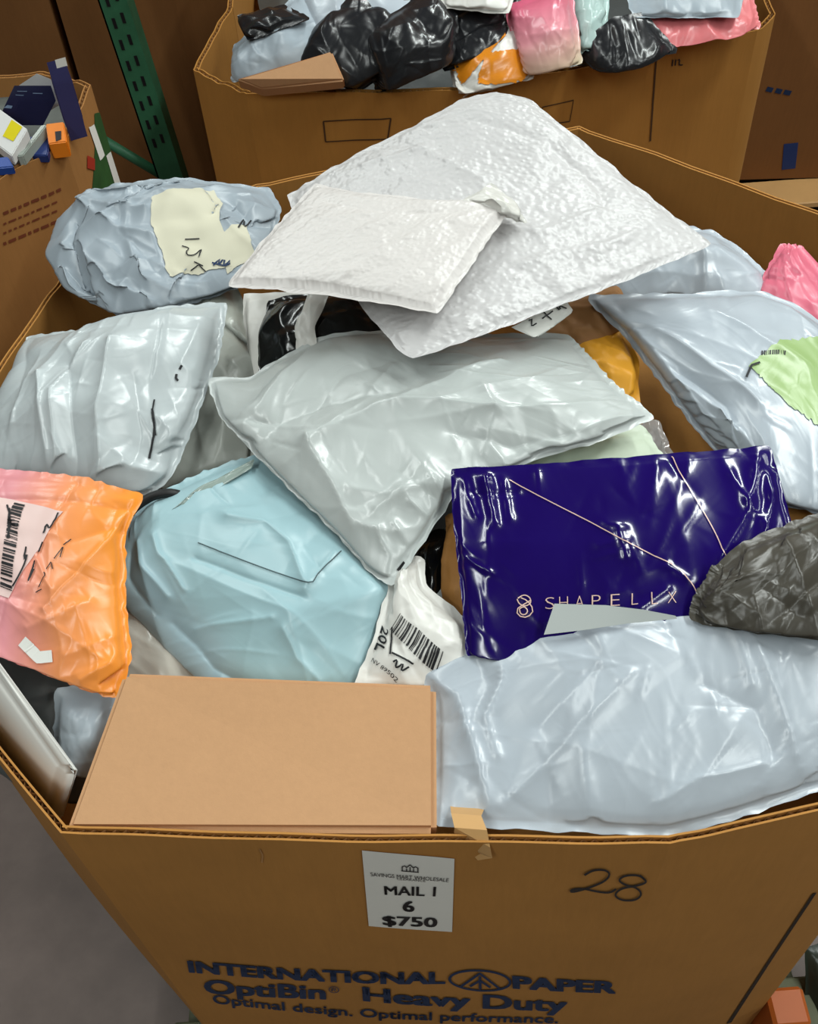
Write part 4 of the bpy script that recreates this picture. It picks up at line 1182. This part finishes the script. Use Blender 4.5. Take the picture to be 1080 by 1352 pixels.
def Wy(x, y, Y):
    r = FW * FPX + RT * (x - CX) - UP * (y - CY)
    return CAM + r * (Y / r[1])


ra, rb_ = Wy(222, 226, 2.62), Wy(148, 0, 2.62)
ax = (rb_ - ra) / np.linalg.norm(rb_ - ra)
ra, rb_ = ra - ax * (ra[2] / ax[2]), rb_ + ax * 1.2
ex, ey = np.array([1.0, 0, 0]), np.array([0, 1.0, 0])


def post(name, x0, x1, y0, y1, mat, t0=None, t1=None):
    a, b = (ra, rb_) if t0 is None else (ra + ax * t0, ra + ax * t1)
    P = [p + ex * x + ey * y for p in (b, a) for (x, y) in ((x0, y1), (x1, y1), (x1, y0), (x0, y0))]
    return boxpts(name, P, mat, 0)


post('upright', -0.034, 0.030, 0, 0.004, GRM)
for x in (-0.034, 0.030):
    o = post('flange', x, x + 0.004, 0.0, 0.07, GRM)
hole = None
for k in range(40):
    for dx in (-0.012, 0.012):
        t = 0.5 + k * 0.055 + (0.012 if dx > 0 else 0)
        if hole is None:
            hole = post('slot_hole', dx - 0.004, dx + 0.004, -0.0012, 0.0004, INK, t, t + 0.026)
            hx, h0 = dx, t
        else:
            c2 = hole.copy()
            COL.objects.link(c2)
            c2.location = tuple(ex * (dx - hx) + ax * (t - h0))
for o in [q for q in COL.objects if q.name.split('.')[0] in ('upright', 'flange', 'slot_hole') and q.parent is None]:
    o.parent = rk
    o.matrix_parent_inverse = rk.matrix_basis.inverted()
br0, br1 = Wy(222, 236, 2.66), Wy(155, 196, 2.66)
bo = tube('brace', [br0, br0 * 0.5 + br1 * 0.5, br1 * 1.6 - br0 * 0.6], 0.014, GRM, rk)

DK = card('bin_board_dark', (132, 88, 48))


def simple_bin(label, pts, zb, zt, mat):
    return bin_('cardboard_bin', label, [(p[0], p[1], zt) for p in pts], zb, mat, flutes=False)


SB1, S1S = simple_bin('tall dark brown cardboard bin behind the left bin and the green post', [(-2.2, 2.95), (-0.86, 2.95), (-0.86, 3.9), (-2.2, 3.9)], 0.12, 2.3, DK)
SB2, S2S = simple_bin('dark brown cardboard bin right of the green post', [(-0.84, 2.95), (-0.52, 2.92), (0.25, 3.05), (0.25, 3.9), (-0.84, 3.9)], 0.12, 2.3, DK)
SB3, S3S = simple_bin('brown cardboard bin at the back right with small blue printing', [(0.9, 2.80), (2.0, 2.72), (2.0, 3.7), (0.9, 3.7)], 0.14, 2.2, DK)
sheet('blue_print', S3S[0][1].quad([(1035, 190), (1054, 188), (1050, 222), (1032, 224)]), plain('blue_print', (24, 52, 110), 0.6), S3S[0][0], 4, 4, 0.0015)
for q_ in ([(1012, 117), (1020, 119)], [(1024, 119), (1032, 121)], [(1035, 121), (1044, 123)]):
    pxstrokes('faded_print', S3S[0][1], [q_], BLUEINK, S3S[0][0], 6, 0.0015)
pl2 = empty('pallet', (1.45, 3.3, 0))
tag(pl2, 'wooden pallet under the back right bin', 'pallet')
for i in range(6):
    bx('deck_board', (1.45, 2.72 + i * 0.18, 0.125), (1.1, 0.12, 0.02), TAPE, pl2)
for x in (0.95, 1.45, 1.9):
    bx('stringer', (x, 3.17, 0.057), (0.06, 1.0, 0.112), TAPE, pl2)

# ================================================================ LOW RIGHT CORNER
ob_ = W(1028, 1345, 0.2)
o = bx('orange_block', (ob_[0], ob_[1], 0.14), (0.06, 0.06, 0.27), plain('orange_paint', (176, 88, 30), 0.5), None, 0.006)
tag(o, 'orange painted block standing at the lower right of the front bin', 'block')
DG = poly('dark_green_film', (44, 52, 42), 0.3, 0.6, 22)
bag('dark_green_bag', 'dark green-black plastic bag on the floor at the lower right corner', [(1068, 1255, 0.2), (1170, 1210, 0.2), (1170, 1400, 0.05), (1068, 1390, 0.05)], mat=DG, th=0.05, bot=0.02, N=40, slack=0.03, edge=0.05, seed=70, cat='plastic bag')

for o in COL.objects:
    if o.parent is None and o.get('category'):
        b_ = o.name.split('.')[0]
        if b_ in ('product_box', 'tall_product_box', 'thin_product_box'):
            o['group'] = 'product boxes in the left bin'
        elif b_ in ('poly_mailer', 'crumpled_mailer'):
            o['group'] = 'grey mailing bags in the front bin'
        elif b_ in ('black_bag', 'black_mailer', 'grey_bag', 'coral_mailer', 'pink_white_bag', 'taped_parcel') and o['label'].find('back bin') >= 0:
            o['group'] = 'bags in the back bin'
        elif b_ == 'bubble_mailer':
            o['group'] = 'white bubble mailers'
